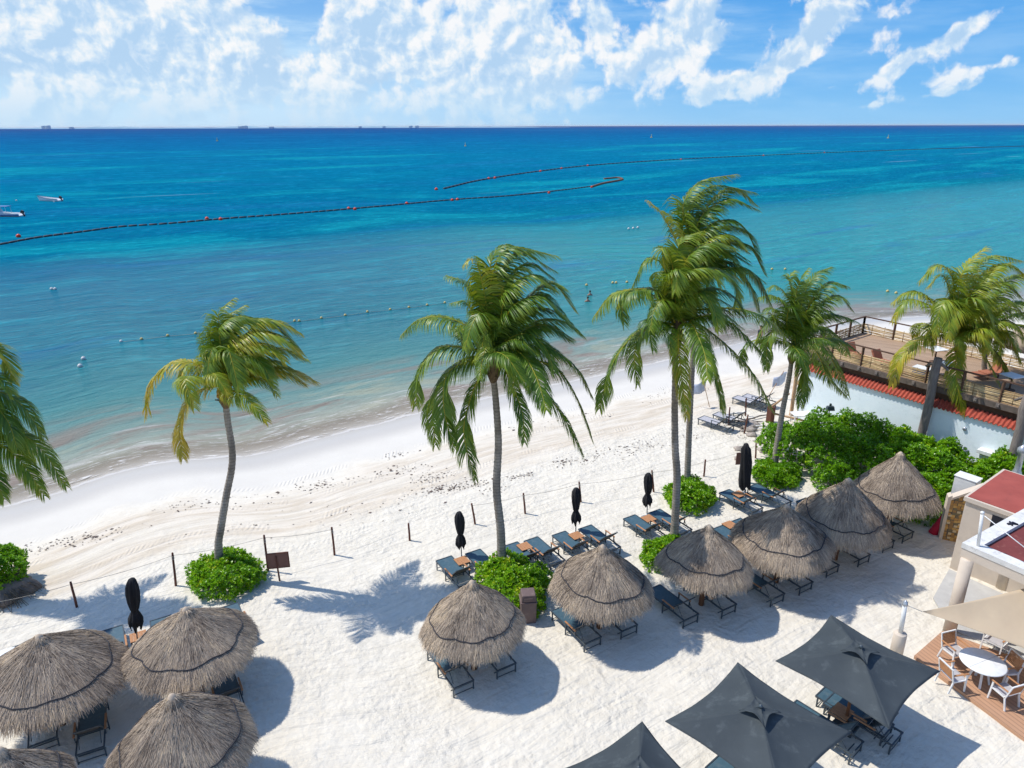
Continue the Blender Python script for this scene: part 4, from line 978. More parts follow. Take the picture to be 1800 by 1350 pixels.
def make_table():
    root = empty('side_table', (0, 0, 0))
    mb = MB()
    for i in range(5): mb.box((-.20 + i * .10, 0, .405), (.094, .48, .022))
    mb.build('table_top', M['teak'], root, bevel=.004)
    mb = MB()
    for s in (-1, 1): mb.beam((s * .22, -.21, .38), (s * .22, .21, .38), .03, .03)
    for s in (-1, 1): mb.beam((-.22, s * .21, .38), (.22, s * .21, .38), .03, .03)
    mb.build('table_frame', M['frame'], root)
    for i in (-1, 1):
        for j in (-1, 1):
            mb = MB(); mb.beam((i * .22, j * .21, -.02), (i * .22, j * .21, .365), .03, .03, (0, 1, 0)); mb.build('leg', M['frame'], root)
    return root
ROT = R_(31)
protoL = make_lounger(); protoT = make_table(); protoF = make_lounger('sling_pale', 'sling_tan', 'frame')
usedL = [False]; usedT = [False]; usedF = [False]
def place(proto, used, loc, rz, label, cat, group):
    o = proto if not used[0] else copy_tree(proto)
    used[0] = True; o.location = loc; o.rotation_euler = (0, 0, rz); tag(o, label, cat, group); return o
def lounger_foot(px, py, label, group='sun loungers set out on the sand', rz=ROT):
    p = P(px, py, .36); d = Vector((-math.sin(rz), math.cos(rz), 0)); o = p - d * 1.0; o.z = 0
    place(protoL, usedL, o, rz, label, 'sun lounger', group); return o
def lounger_rear(px, py, label, group='sun loungers set out on the sand', rz=ROT):
    p = P(px, py, 0); d = Vector((-math.sin(rz), math.cos(rz), 0)); o = p + d * .90; o.z = 0
    place(protoL, usedL, o, rz, label, 'sun lounger', group); return o
G1 = 'sun loungers in the open row on the sand'
lounger_foot(780, 981, 'lounger left of the first side table by the black parasol nearest the middle palm', G1)
lounger_foot(831, 969, 'lounger with the closed parasol shadow across it, left of the middle palm trunk', G1)
lounger_foot(897, 956, 'lounger partly hidden by the middle palm trunk', G1)
lounger_foot(933, 947, 'lounger second from the middle palm trunk, right of its side table', G1)
lounger_foot(982, 937, 'lounger just left of the parasol that stands behind the second palapa', G1)
lounger_foot(1028, 926, 'lounger directly right of the parasol behind the second palapa', G1)
lounger_foot(1106, 908, 'left lounger of the pair below the two tall palms', G1)
lounger_foot(1150, 898, 'right lounger of the pair below the two tall palms, behind the leaning trunk', G1)
lounger_foot(1273, 863, 'lounger at the left foot of the largest closed black parasol', G1)
lounger_foot(1322, 853, 'lounger right behind the largest closed black parasol', G1)
lounger_foot(1408, 878, 'lounger foot peeping out beyond the second farthest palapa', G1)
lounger_foot(1292, 914, 'lounger foot showing between the third and fourth palapas on the sea side', G1)
lounger_foot(1262, 926, 'lounger with its teal bed showing above the third palapa', G1)
lounger_foot(401, 1064, 'lounger whose foot sticks out at the upper right of the large lower left palapa', G1)
lounger_foot(352, 1073, 'lounger mostly hidden behind the top right of the large lower left palapa', G1)
lounger_foot(282, 1086, 'lounger right of the leftmost closed parasol', G1)
lounger_foot(196, 1104, 'lounger with its full bed visible just left of the leftmost closed parasol', G1)
lounger_foot(126, 1117, 'lounger left of the side table behind the left edge palapa', G1)
lounger_foot(43, 1131, 'lounger almost hidden beside the shaded left edge palapa top', G1)
lounger_foot(14, 1141, 'lounger holding a white towel at the left edge', G1)
G2 = 'sun loungers in the shade of the palapas'
lounger_rear(815, 1218, 'left lounger under the palapa beside the bin', G2)
lounger_rear(890, 1187, 'right lounger under the palapa beside the bin, mostly hidden by thatch', G2)
lounger_rear(1041, 1140, 'left lounger under the palapa right of the bin', G2)
lounger_rear(1105, 1118, 'right lounger under the palapa right of the bin', G2)
lounger_rear(1213, 1099, 'lounger with its black bed in the open left of the third palapa', G2)
lounger_rear(1280, 1081, 'right lounger under the third palapa', G2)
lounger_rear(1365, 1062, 'left lounger under the fourth palapa, in front of its pole', G2)
lounger_rear(1415, 1041, 'right lounger under the fourth palapa', G2)
lounger_rear(1462, 1011, 'left lounger under the second farthest palapa', G2)
lounger_rear(1517, 992, 'right lounger under the second farthest palapa', G2)
lounger_rear(1560, 967, 'left lounger under the farthest palapa', G2)
lounger_rear(1594, 951, 'right lounger under the farthest palapa', G2)
lounger_rear(412, 1265, 'lounger under the right side of the large lower left palapa', G2)
lounger_rear(163, 1336, 'lounger between the left edge palapa and the nearest large palapa', G2, .46)
lounger_rear(80, 1320, 'lounger foot under the left edge palapa beside its pole', G2)
G3 = 'sun loungers under the square umbrellas'
lounger_rear(1556, 1300, 'lounger right of the pole under the far square umbrella', G3, R_(40))
lounger_rear(1502, 1331, 'lounger between the two large square umbrellas, nearest the camera', G3, R_(40))
lounger_foot(1457, 1226, 'lounger whose grey foot end shows left of the far square umbrella pole', G3, R_(40))
lounger_foot(1253, 1337, 'lounger just visible at the bottom edge below the nearest square umbrella', G3, R_(40))
G4 = 'pale loungers with tan backs farther along the beach'
for (px, py, lb, rz) in [(1292, 697, 'left of the two far pale loungers with tan backs below the palm frond tips', .75), (1309, 694, 'right of the two far pale loungers with tan backs', .75),
                     (1232, 733, 'pale lounger with a tan back beside the tallest palm trunk', .75), (1258, 726, 'pale lounger nearest the two rope posts on the debris pile', .75)]:
    p = P(px, py, .36); d = Vector((-math.sin(rz), math.cos(rz), 0)); o = p - d; o.z = 0
    place(protoF, usedF, o, rz, lb, 'sun lounger', G4)
def table(px, py, label, rz=ROT):
    p = P(px, py, .41); p.z = 0; place(protoT, usedT, p, rz, label, 'side table', 'teak side tables between the loungers')
table(812, 985, 'teak side table below the parasol left of the middle palm')
table(922, 960, 'teak side table just right of the middle palm trunk')
table(1013, 941, 'teak side table under the parasol behind the second palapa')
table(1140, 911, 'teak side table by the parasol between second palapa and tall palms')
table(1299, 868, 'teak side table at the foot of the largest closed black parasol')
table(1283, 922, 'teak side table peeping out between the third and fourth palapas')
table(155, 1121, 'teak side table behind the left edge palapa')
table(243, 1118, 'teak side table at the foot of the leftmost closed parasol')
table(1480, 1250, 'teak side table under the far square umbrella', R_(40))
p = P(20, 1141, .40); mb = MB(); mb.box((p.x, p.y - .25, .39), (.45, .6, .05), ROT); tag(mb.build('towel', M['white'], bevel=.02), 'white towel folded on the lounger at the left edge', 'towel')

# ------------------------------------------------------------------ closed parasols
def parasol(base_px, top_px, label, seed, fat=1.0, slim=False):
    b = P(*base_px); t = PY(*top_px, b.y); Ht = t.z
    root = world_root('closed_parasol', b, label, 'parasol', 'closed black parasols')
    lean = (t - Vector((b.x, b.y, Ht)))
    rd = random.Random(seed); ph = rd.uniform(0, 6)
    def ax(z): return Vector((b.x, b.y, z)) + lean * (z / Ht)
    mb = MB(); mb.tube([ax(-.1), ax(Ht * .98)], .022, 8); mb.build('pole', M['metal_g'], root)
    prof = [(1.0, .03), (.985, .085), (.95, .12), (.90, .155), (.80, .165), (.68, .150), (.58, .115), (.545, .085), (.50, .13), (.43, .185), (.36, .19), (.31, .14)]
    if slim: prof = [(1.0, .03), (.985, .10), (.94, .13), (.90, .19), (.80, .20), (.65, .215), (.5, .225), (.35, .235), (.22, .245), (.15, .23)]
    n = 26; vs = []; 
    for i, (u, r) in enumerate(prof):
        c = ax(u * Ht)
        for k in range(n):
            a = 2 * math.pi * k / n
            rr = r * fat * (1 + (.20 if i > 1 else .02) * math.sin(a * 7 + ph + u * 3) + .10 * math.sin(a * 3 + ph * 2 + u * 9))
            zz = (.05 * Ht * math.sin(a * 4 + ph) if i == len(prof) - 1 else 0)
            vs.append((c.x + rr * math.cos(a), c.y + rr * math.sin(a), c.z + zz))
    fs = [(i * n + k, (i + 1) * n + k, (i + 1) * n + (k + 1) % n, i * n + (k + 1) % n) for i in range(len(prof) - 1) for k in range(n)] + [tuple(range(n))]
    mb = MB(); mb.smooth = True; mb.add(vs, fs); mb.build('canopy', M['parasol'], root)
    if not slim:
        mb = MB(); mb.lathe(tuple(ax(Ht * .545)), [(.095 * fat, -.02), (.10 * fat, 0), (.095 * fat, .02)], 14, cap=False); mb.build('tie_strap', M['parasol'], root)
    mb = MB(); mb.lathe((b.x, b.y, 0), [(.26, -.02), (.26, .04), (.05, .05), (.035, .28), (.03, .28)], 16); mb.build('base', M['metal_g'], root)
parasol((812, 988), (807, 899), 'closed black parasol left of the middle palm trunk', 1)
parasol((1012, 945), (1013, 857), 'closed black parasol standing behind the second palapa', 2)
parasol((1137, 912), (1140, 831), 'closed black parasol left of the leaning palm trunk', 3)
parasol((1309, 870), (1312, 779), 'largest closed black parasol, straight sided, in front of the hedge', 4, fat=1.0, slim=True)
parasol((243, 1140), (231, 1016), 'leftmost closed black parasol, above the lower left palapas', 5, fat=1.05)

# ------------------------------------------------------------------ square umbrellas
def square_umbrella(center, half, zc, ztop, ang, label, seed):
    root = world_root('square_umbrella', (center[0], center[1], 0), label, 'umbrella', 'open square slate umbrellas')
    cx, cy = center; ca, sa = math.cos(ang), math.sin(ang); rg = random.Random(seed)
    n = 22
    cor = [(-1, -1), (1, -1), (1, 1), (-1, 1)]
    def pt(k, r, q, drop=0):                 # panel k, r from the top to the edge, q in -1..1 between two corners
        (x0, y0), (x1, y1) = cor[k], cor[(k + 1) % 4]; w_ = (q + 1) / 2
        ex, ey = x0 + (x1 - x0) * w_, y0 + (y1 - y0) * w_; b_ = 1 - .10 * (1 - q * q)
        x, y = ex * half * b_ * r, ey * half * b_ * r
        wr = .012 * math.sin(q * 7 + k * 2 + seed) * math.sin(r * 6 + q * 3) * (1 - q * q) * r
        z = ztop + (zc - ztop) * r ** 1.05 - .16 * (1 - q * q) * math.sin(math.pi * min(r * .92, 1)) * .55 + wr
        return Vector((cx + x * ca - y * sa, cy + x * sa + y * ca, z - drop))
    def f(u, v, drop=0):
        r = max(abs(u), abs(v)); k = 0 if v <= -r + 1e-6 else (1 if u >= r - 1e-6 else (2 if v >= r - 1e-6 else 3))
        q = {0: u, 1: v, 2: -u, 3: -v}[k] / max(r, 1e-6); return pt(k, r, q, drop)
    mb = MB(); mb.smooth = True
    for k in range(4):
        vs = [pt(k, .0 + i / n, -1 + 2 * j / n) for i in range(n + 1) for j in range(n + 1)]
        mb.add(vs, [(i * (n + 1) + j, (i + 1) * (n + 1) + j, (i + 1) * (n + 1) + j + 1, i * (n + 1) + j + 1) for i in range(n) for j in range(n)])
    o = mb.build('canopy', M['canopy'], root)
    so = o.modifiers.new('Solidify', 'SOLIDIFY'); so.thickness = .012
    # hem with stitched edge
    mb = MB(); e = [f(-1, -1 + 2 * j / n, .012) for j in range(n)] + [f(-1 + 2 * j / n, 1, .012) for j in range(n)] + [f(1, 1 - 2 * j / n, .012) for j in range(n)] + [f(1 - 2 * j / n, -1, .012) for j in range(n + 1)]
    mb.tube(e, .012, 5, cap=False); mb.build('hem', M['canopy'], root)
    # vent cap: four raised flaps
    mb = MB(); m = 8; mb.smooth = True; hf = .36
    for k in range(4):
        vs = []
        for i in range(m + 1):
            for j in range(m + 1):
                r, q = i / m, -1 + 2 * j / m; (x0, y0), (x1, y1) = cor[k], cor[(k + 1) % 4]; w_ = (q + 1) / 2
                b_ = 1 - .30 * (1 - q * q); x, y = (x0 + (x1 - x0) * w_) * hf * b_ * r, (y0 + (y1 - y0) * w_) * hf * b_ * r
                z = ztop + .12 - .15 * r + .10 * (1 - q * q) * r ** 2 - .04 * math.sin(math.pi * r) * (1 - q * q)
                vs.append((cx + x * ca - y * sa, cy + x * sa + y * ca, z))
        mb.add(vs, [(i * (m + 1) + j, (i + 1) * (m + 1) + j, (i + 1) * (m + 1) + j + 1, i * (m + 1) + j + 1) for i in range(m) for j in range(m)])
    o = mb.build('vent', M['canopy'], root); so = o.modifiers.new('Solidify', 'SOLIDIFY'); so.thickness = .01
    mb = MB(); mb.lathe((cx, cy, ztop + .12), [(.05, -.02), (.055, .02), (.03, .05), (.008, .065)], 12); mb.build('finial', M['frame'], root)
    mb = MB(); mb.tube([(cx, cy, -.1), (cx, cy, ztop - .05)], .045, 10); mb.build('pole', M['pole_wood'], root)
    for k in range(8):
        u, v = [(1, 1), (1, 0), (1, -1), (0, -1), (-1, -1), (-1, 0), (-1, 1), (0, 1)][k]
        mb = MB(); mb.tube([f(u * q, v * q, .045) for q in (.05, .2, .35, .5, .65, .8, .98)], .012, 6); mb.build('rib', M['frame'], root)
    mb = MB(); mb.box((cx, cy, .05), (.6, .6, .10), ang); mb.build('base', M['frame'], root, bevel=.02)
zc = 2.15
cA = P(1457, 1083, zc); cB = P(1357, 1163, zc); cCc = P(1655, 1178, zc); cD = P(1572, 1276, zc)
cen = (cA + cB + cCc + cD) / 4
a_ = math.atan2((cA - cB).y + (cCc - cD).y, (cA - cB).x + (cCc - cD).x)
half1 = ((cA - cB).length + (cCc - cD).length + (cA - cCc).length + (cB - cD).length) / 8
square_umbrella((cen.x, cen.y), half1, zc, PY(1517, 1138, cen.y).z - .1, a_, 'square slate umbrella farthest from the camera, between the dining terrace and its neighbour', 1)
def from_top(px, py, rgt):
    cT = P(px, py, zc); cR = P(*rgt, zc); v = cR - cT
    pe = Vector((v.y, -v.x, 0)); c = cT + (v + pe) / 2; return c, v.length / 2, math.atan2(v.y, v.x)
c2_, h2_, a2_ = from_top(1297, 1164, (1497, 1287)); 
square_umbrella((c2_.x, c2_.y), h2_, zc, PY(1340, 1243, c2_.y).z - .1, a2_, 'square slate umbrella in the middle of the three, at the bottom edge', 2)
cT3 = P(1129, 1268, zc); l3 = (P(980, 1350, zc) - cT3).normalized(); v3 = Vector((-l3.y, l3.x, 0)) * 3.05
c3_ = cT3 + (v3 + l3 * 3.05) / 2; h3_ = 1.525; a3_ = math.atan2(v3.y, v3.x)

square_umbrella((c3_.x, c3_.y), h3_, zc, 2.85, a3_, 'square slate umbrella cut off by the bottom edge, only its far corner in view', 3)

# ------------------------------------------------------------------ bin
p = P(928, 1088); b_ = world_root('litter_bin', (p.x, p.y, 0), 'brown hooded litter bin between the bush and the first palapa', 'bin')
mb = MB(); mb.box((p.x, p.y, .40), (.50, .50, .84), ROT * .2, taper=1.06); mb.build('body', M['bin'], b_, bevel=.02)
mb = MB(); mb.box((p.x, p.y, .835), (.575, .575, .05), ROT * .2); mb.build('rim', M['bin'], b_, bevel=.015)
mb = MB(); mb.box((p.x, p.y, .99), (.52, .52, .26), ROT * .2, taper=.90); mb.build('hood', M['bin'], b_, bevel=.03)
mb = MB(); mb.box((p.x, p.y - .262, .97), (.30, .02, .12), ROT * .2); mb.build('flap', M['bin'], b_, bevel=.005)

# ------------------------------------------------------------------ rope fence
posts = [((-60, 1110), (-75, 1065)), ((135, 1067), (124, 1023)), ((309, 1029), (303, 972)), ((471, 1003), (464, 941)), ((588, 976), (583, 927)), ((720, 949), (718, 920)), ((835, 921), (829, 885)),
         ((923, 902), (920, 867)), ((1021, 882), (1018, 847)), ((1149, 865), (1146, 827)), ((1237, 838), (1240, 808)), ((1328, 805), (1329, 780)), ((1308, 762), (1315, 729)), ((1310, 731), (1312, 700)), ((1280, 748), (1283, 716))]
names = ['', 'leftmost rope fence post, leaning by the left edge shrub', 'rope fence post left of the lone palm shrub', 'tallest rope fence post, touching the brown notice board', 'rope fence post with a wrapped rope top right of the notice board',
         'short isolated fence stub left of the middle palm', 'leaning fence post just left of the middle palm trunk', 'fence post just right of the middle palm trunk', 'fence post beside the parasol behind the second palapa',
         'fence post beside the parasol left of the leaning palm', 'fence post right of the tall palm trunks', 'fence post at the hedge edge beside the largest closed parasol',
         'nearest of the three posts on the debris pile', 'farthest of the three posts on the debris pile', 'left one of the three posts on the debris pile']
tops = []; rg_ = random.Random(3)
for i, ((bx, by), (tx, ty)) in enumerate(posts):
    b = P(bx, by); t = PY(tx, ty, b.y); tops.append(t)
    if i == 0: continue
    root = world_root('fence_post', b, names[i], 'fence post', 'rope fence posts along the beach')
    mb = MB(); d = t - b; mb.tube([b - d * .15, b + d * .35 + Vector((.008, 0, 0)), b + d * .8, t, t + d * .012], [.044, .042, .039, .037, .02], 9); mb.build('stake', M['post_wood'], root)
    if i in (2, 3, 4, 8, 7, 9):
        mb = MB()
        for q in (.82, .86, .90): c = b + d * q; mb.lathe((c.x, c.y, c.z), [(.045, -.012), (.053, 0), (.045, .012)], 8)
        mb.build('rope_wrap', M['rope'], root)
ropes = [(0, 1), (1, 2), (2, 3), (3, 4), (6, 7), (7, 8), (8, 9), (9, 10), (10, 11)]
rl = ['sagging rope running off the left edge to the leftmost post', 'sagging rope between the leftmost post and the next one', 'rope passing behind the lone palm shrub', 'rope between the notice board post and the wrapped post',
      'rope passing behind the middle palm trunk', 'rope between the middle palm and the parasol behind the second palapa', 'rope between the two parasols right of the middle palm', 'rope passing behind the two tall palm trunks', 'rope between the tall palms and the largest closed parasol']
for (a, b), lb in zip(ropes, rl):
    A, B = tops[a] - Vector((0, 0, .10)), tops[b] - Vector((0, 0, .10)); L = (B - A).length
    pts = [A.lerp(B, k / 14) - Vector((0, 0, .10 * L * .55 * 4 * (k / 14) * (1 - k / 14) * .5)) for k in range(15)]
    mb = MB(); mb.tube(pts, .0075, 5); tag(mb.build('rope', M['rope']), lb, 'rope', 'ropes of the beach fence')
# notice board seen from behind
b = P(492, 1022); s_ = world_root('notice_board', (b.x, b.y, 0), 'brown notice board on a single leg beside the tallest fence post', 'sign')
mb = MB(); mb.beam((b.x, b.y, -.1), (b.x - .03, b.y, 1.1), .05, .05, (0, 1, 0)); mb.build('leg', M['post_wood'], s_)
t1 = PY(488, 986, b.y); mb = MB(); mb.box((t1.x, t1.y + .04, t1.z), (.76, .03, .60), .18); mb.build('board', M['sign'], s_)
mb = MB()
for (x, z, w, h) in [(0, .31, .80, .03), (0, -.31, .80, .03)]: mb.box((t1.x, t1.y + .035, t1.z + z), (w, .05, h), .18)
for x in (-.39, .39): mb.box((t1.x + x * .98, t1.y + .035 + x * .18, t1.z), (.03, .05, .64), .18)
mb.build('board_frame', M['post_wood'], s_)
b = P(1303, 846); s_ = world_root('notice_board', (b.x, b.y, 0), 'small brown board half hidden by the largest closed parasol', 'sign')
t1 = PY(1302, 806, b.y); mb = MB(); mb.box((t1.x, t1.y, t1.z), (.45, .03, .62), .1); mb.build('board', M['sign'], s_)
mb = MB(); mb.beam((t1.x + .05, t1.y + .04, -.1), (t1.x + .05, t1.y + .04, t1.z + .2), .05, .05, (0, 1, 0)); mb.build('leg', M['post_wood'], s_)

# ------------------------------------------------------------------ terrace and whitewashed wall
A0 = Vector((16.5, 38.5, 0)); UU = Vector((.588, -.809, 0)); VV = Vector((.809, .588, 0)); UA = math.atan2(UU.y, UU.x)
def G(u, v, z): return A0 + UU * u + VV * v + Vector((0, 0, z))
def gbox(mb, u0, u1, v0, v1, z0, z1): 
    c = G((u0 + u1) / 2, (v0 + v1) / 2, (z0 + z1) / 2); mb.box(tuple(c), (abs(u1 - u0), abs(v1 - v0), abs(z1 - z0)), UA)
ZD = 4.0
wall = world_root('whitewashed_wall', G(6, 0, 0), 'long pale blue-white wall behind the hedge under the timber terrace', 'wall')
mb = MB(); gbox(mb, .35, 15, -.16, .12, -.3, 3.05); mb.build('wall_face', M['white_wall'], wall)
mb = MB(); gbox(mb, .35, .60, .121, 5.8, -.3, 3.05); mb.build('side_wall', M['white_wall'], wall)
mb = MB(); nn = 520; vs = []                              # corrugated clay coping
for i in range(nn + 1):
    u = .2 + i * 14.8 / nn; w_ = .045 * math.cos(2 * math.pi * u / .20)
    for (v, z) in ((-.30, 3.04), (-.10, 3.16), (.16, 3.34)): vs.append(G(u, v, z + w_))
fs = [(i * 3 + j, (i + 1) * 3 + j, (i + 1) * 3 + j + 1, i * 3 + j + 1) for i in range(nn) for j in range(2)]
mb.add(vs, fs); o = mb.build('tile_coping', M['tile'], wall); so = o.modifiers.new('Solidify', 'SOLIDIFY'); so.thickness = .02
mb = MB(); gbox(mb, 9.8, 11.1, -.62, -.162, 1.55, 1.72); gbox(mb, 9.9, 11.0, -.48, -.163, 1.05, 1.548); mb.build('ledge', M['white'], wall, bevel=.01)
mb = MB(); c = G(8.95, -.17, 2.35)
mb.tube([c, c - VV * .06], [.10, .085], 12); mb.build('round_lamp', M['silver'], wall)

mb = MB(); gbox(mb, .4, 15, .30, .36, 2.6, ZD - .39); mb.build('dark_gap_sheet', M['rail'], wall)  # added dark sheet, stands for the shade between coping and deck
ter = world_root('timber_terrace', G(6, 3, 0), 'raised timber terrace with bamboo railings above the whitewashed wall', 'terrace')
mb = MB(); gbox(mb, 0, 15, 0, 6.3, ZD - .05, ZD); fl = mb.build('floor', deck_mat('terrace_boards', [(.39, .26, .165), (.28, .18, .11), (.52, .40, .28)], .14, UA + math.pi / 2), ter)
mb = MB(); gbox(mb, -.05, 15, -.06, -.0, ZD - .30, ZD - .02); gbox(mb, -.06, 0, -.06, 6.3, ZD - .30, ZD - .02)
gbox(mb, .1, 15, .3, .45, ZD - .38, ZD - .055); gbox(mb, .1, 15, 5.6, 5.75, ZD - .38, ZD - .055); mb.build('edge_beam', M['beam'], ter)
for k in range(16):
    mb = MB(); gbox(mb, .45 + k * .95, .58 + k * .95, -.13, 6.2, ZD - .20, ZD - .06); mb.build('joist', M['log'], ter)
for (u, v) in [(.1, .4), (.1, 3.1), (.1, 5.8), (4, 5.8), (8, 5.8), (12, 5.8)]:
    mb = MB(); mb.tube([G(u, v, -.2), G(u, v, ZD - .06)], .11, 9); mb.build('pillar', M['log'], ter)
mb = MB(); mb.beam(G(-.08, -.16, -.1), G(-.08, -.16, ZD + .1), .16, .16, (0, 1, 0)); mb.build('front_post', M['tanpost'], ter)
mb = MB(); mb.beam(G(-.08, .1, 1.9), G(-.08, 1.5, ZD - .3), .11, .11); mb.build('brace', M['tanpost'], ter)
for (u, z) in [(7.25, 5.5), (11.2, 4.95)]:
    q0, q1 = G(u, -.48, -.2), G(u, -.40, z)
    pts = [q0.lerp(q1, k / 6) + Vector((.03 * math.sin(k * 2.1), .03 * math.cos(k * 1.3), 0)) for k in range(7)]
    mb = MB(); mb.tube(pts, [.24, .22, .20, .21, .20, .22, .18], 11); mb.build('log_post', M['log'], ter)
    mb = MB(); mb.tube([G(u - .5, -.36, z - .55), G(u, -.36, z - .15), G(u + .5, -.33, z - .5)], [.06, .08, .06], 7); mb.build('fork_log', M['log'], ter)
rb = random.Random(9)
def rail_run(p0, p1, bays, bam=True):
    for k in range(bays + 1):
        c = p0.lerp(p1, k / bays); mb = MB(); mb.beam(c + Vector((0, 0, -.1)), c + Vector((0, 0, 1.0)), .10, .10, (0, 1, 0)); mb.build('railing_post', M['rail'], ter)
    d = (p1 - p0).normalized()
    mb = MB(); mb.beam(p0 + Vector((0, 0, 1.03)), p1 + Vector((0, 0, 1.03)), .09, .06); mb.build('top_rail', M['rail'], ter)
    for k in range(bays):
        a, b = p0.lerp(p1, k / bays), p0.lerp(p1, (k + 1) / bays); mb = MB()
        for r in range(11):
            mb.col = rb.uniform(.15, .95); z = .03 + r * .055
            mb.tube([a - d * .05 + Vector((rb.uniform(-.02, .02), 0, z + rb.uniform(-.025, .025))), a.lerp(b, .33) + Vector((0, .02, z + rb.uniform(-.025, .025))), a.lerp(b, .66) + Vector((0, -.01, z + rb.uniform(-.025, .025))), b + d * .05 + Vector((0, 0, z + rb.uniform(-.03, .03)))], .024, 5)
        for q in (.3, .7):
            mb.col = .1; c = a.lerp(b, q); mb.tube([c + Vector((0, 0, 0)), c + Vector((0, 0, .64))], .02, 5)
        mb.build('bamboo_panel', M['bamboo'], ter)
rail_run(G(0.05, .05, ZD), G(15, .05, ZD), 9)
rail_run(G(0.05, .05, ZD), G(.05, 6.2, ZD), 4)
rail_run(G(0.05, 6.2, ZD), G(15, 6.2, ZD), 8)
# things on the terrace
def deck_chair(u, v, rz, label, m):
    c = G(u, v, ZD); root = empty('lounge_chair', c, rz, label, 'lounge chair', 'orange lounge chairs on the terrace')
    mb = MB(); mb.box((0, 0, .26), (.62, .75, .10)); mb.build('seat', M[m], root, bevel=.02)
    mb = MB(); mb.box((0, .50, .50), (.62, .10, .62), M=Matrix.Rotation(-.5, 3, 'X')); mb.build('backrest', M[m], root, bevel=.02)
    mb = MB(); mb.box((0, -.62, .22), (.60, .45, .10)); mb.build('footrest', M[m], root, bevel=.02)
    for i in (-1, 1):
        for j in (-.3, .3):
            mb = MB(); mb.beam((i * .27, j, 0), (i * .27, j, .22), .05, .05, (0, 1, 0)); mb.build('leg', M['rail'], root)
deck_chair(2.6, .9, UA + 1.2, 'orange lounge chair nearest the left corner of the terrace', 'orange')
deck_chair(4.2, .85, UA + 1.4, 'flat orange lounge chair just behind the bamboo railing of the terrace', 'orange')
def bistro(u, v, label):
    c = G(u, v, ZD); root = empty('cafe_table', c, .3, label, 'table')
    mb = MB(); mb.box((0, 0, .74), (.8, .8, .04)); mb.build('table_top', M['white'], root, bevel=.01)
    mb = MB(); mb.tube([(0, 0, .02), (0, 0, .72)], .04, 8); mb.lathe((0, 0, 0), [(.25, 0), (.24, .03), (.04, .05)], 14); mb.build('pedestal', M['rail'], root)
bistro(7.0, 1.6, 'white cafe table on the terrace beside the thick log post')
bistro(9.6, 2.2, 'small cafe table on the terrace under the bushy palm')
bistro(5.4, 3.8, 'cafe table near the middle of the terrace')
bistro(11.6, 1.4, 'cafe table at the right end of the terrace')
deck_chair(8.2, 3.4, UA - .4, 'orange lounge chair under the bushy palm crown', 'orange')
for (u, v, m, lb) in [(6.2, .7, 'hull_blue', 'blue cool box on the terrace beside the thick log post'), (10.4, 3.2, 'teak', 'wooden crate on the terrace below the second palm')]:
    c = G(u, v, ZD); root = empty('cool_box' if m != 'teak' else 'wooden_crate', c, UA, lb, 'box')
    mb = MB(); mb.box((0, 0, .24), (.8, .5, .46)); mb.build('body', M[m], root, bevel=.03)
    mb = MB(); mb.box((0, 0, .50), (.84, .54, .06)); mb.build('lid', M['white'], root, bevel=.015)
# low log rail and junk left of the wall
lr = world_root('log_rail', P(1350, 745), 'low log rail running from the square stump to the terrace corner post', 'rail')
q = P(1353, 742); mb = MB(); mb.box((q.x, q.y, .45), (.32, .32, 1.0), .5); mb.build('stump', M['post_wood'], lr)
mb = MB(); mb.tube([q + Vector((0, 0, .95)), G(-.3, -.3, 1.35)], .06, 7); mb.build('upper_log', M['tanpost'], lr)
mb = MB(); mb.tube([q + Vector((.1, 0, .55)), q + Vector((2.4, -.6, .15))], .06, 7); mb.build('lower_log', M['tanpost'], lr)
q2 = P(1418, 712); mb = MB(); mb.tube([q2 + Vector((0, 0, -.1)), q2 + Vector((0, 0, 1.3))], .05, 7); mb.build('stake', M['post_wood'], lr)
q = P(1409, 745); wt = world_root('white_table', q, 'low white table beside the tan terrace corner post', 'table')
mb = MB(); mb.box((q.x, q.y, .62), (1.25, .7, .05), .1); mb.build('table_top', M['white'], wt, bevel=.01)
for i in (-1, 1):
    for j in (-1, 1):
        mb = MB(); mb.beam((q.x + i * .55, q.y + j * .3, 0), (q.x + i * .55, q.y + j * .3, .6), .05, .05, (0, 1, 0)); mb.build('leg', M['white'], wt)
# debris pile
rg = random.Random(21)
for k in range(12):
    q = P(rg.uniform(1292, 1345), rg.uniform(742, 812)); r = rg.uniform(.12, .32)
    mb = lumpy('r', (q.x, q.y, r * .15), (r * 1.3, r, r * .6), None, k, amp=.3, n=12)
    tag(mb.build('rock', M['rock']), 'pale weathered rock in the loose pile between the debris posts and the hedge', 'rock', 'rocks of the loose pile beside the hedge')
for k in range(9):
    q = P(rg.uniform(1283, 1350), rg.uniform(728, 760)); a = rg.uniform(-.5, .5); L = rg.uniform(.8, 2.0)
    mb = MB(); d = Vector((math.cos(a), math.sin(a), 0)); mb.tube([q - d * L / 2 + Vector((0, 0, .06)), q + Vector((0, 0, .14)), q + d * L / 2 + Vector((0, 0, .05))], [.03, .045, .025], 6)
    tag(mb.build('driftwood_stick', M['log' if k % 2 else 'ledge']), 'bleached driftwood pole lying in the pile behind the three posts', 'driftwood', 'driftwood poles in the debris pile')
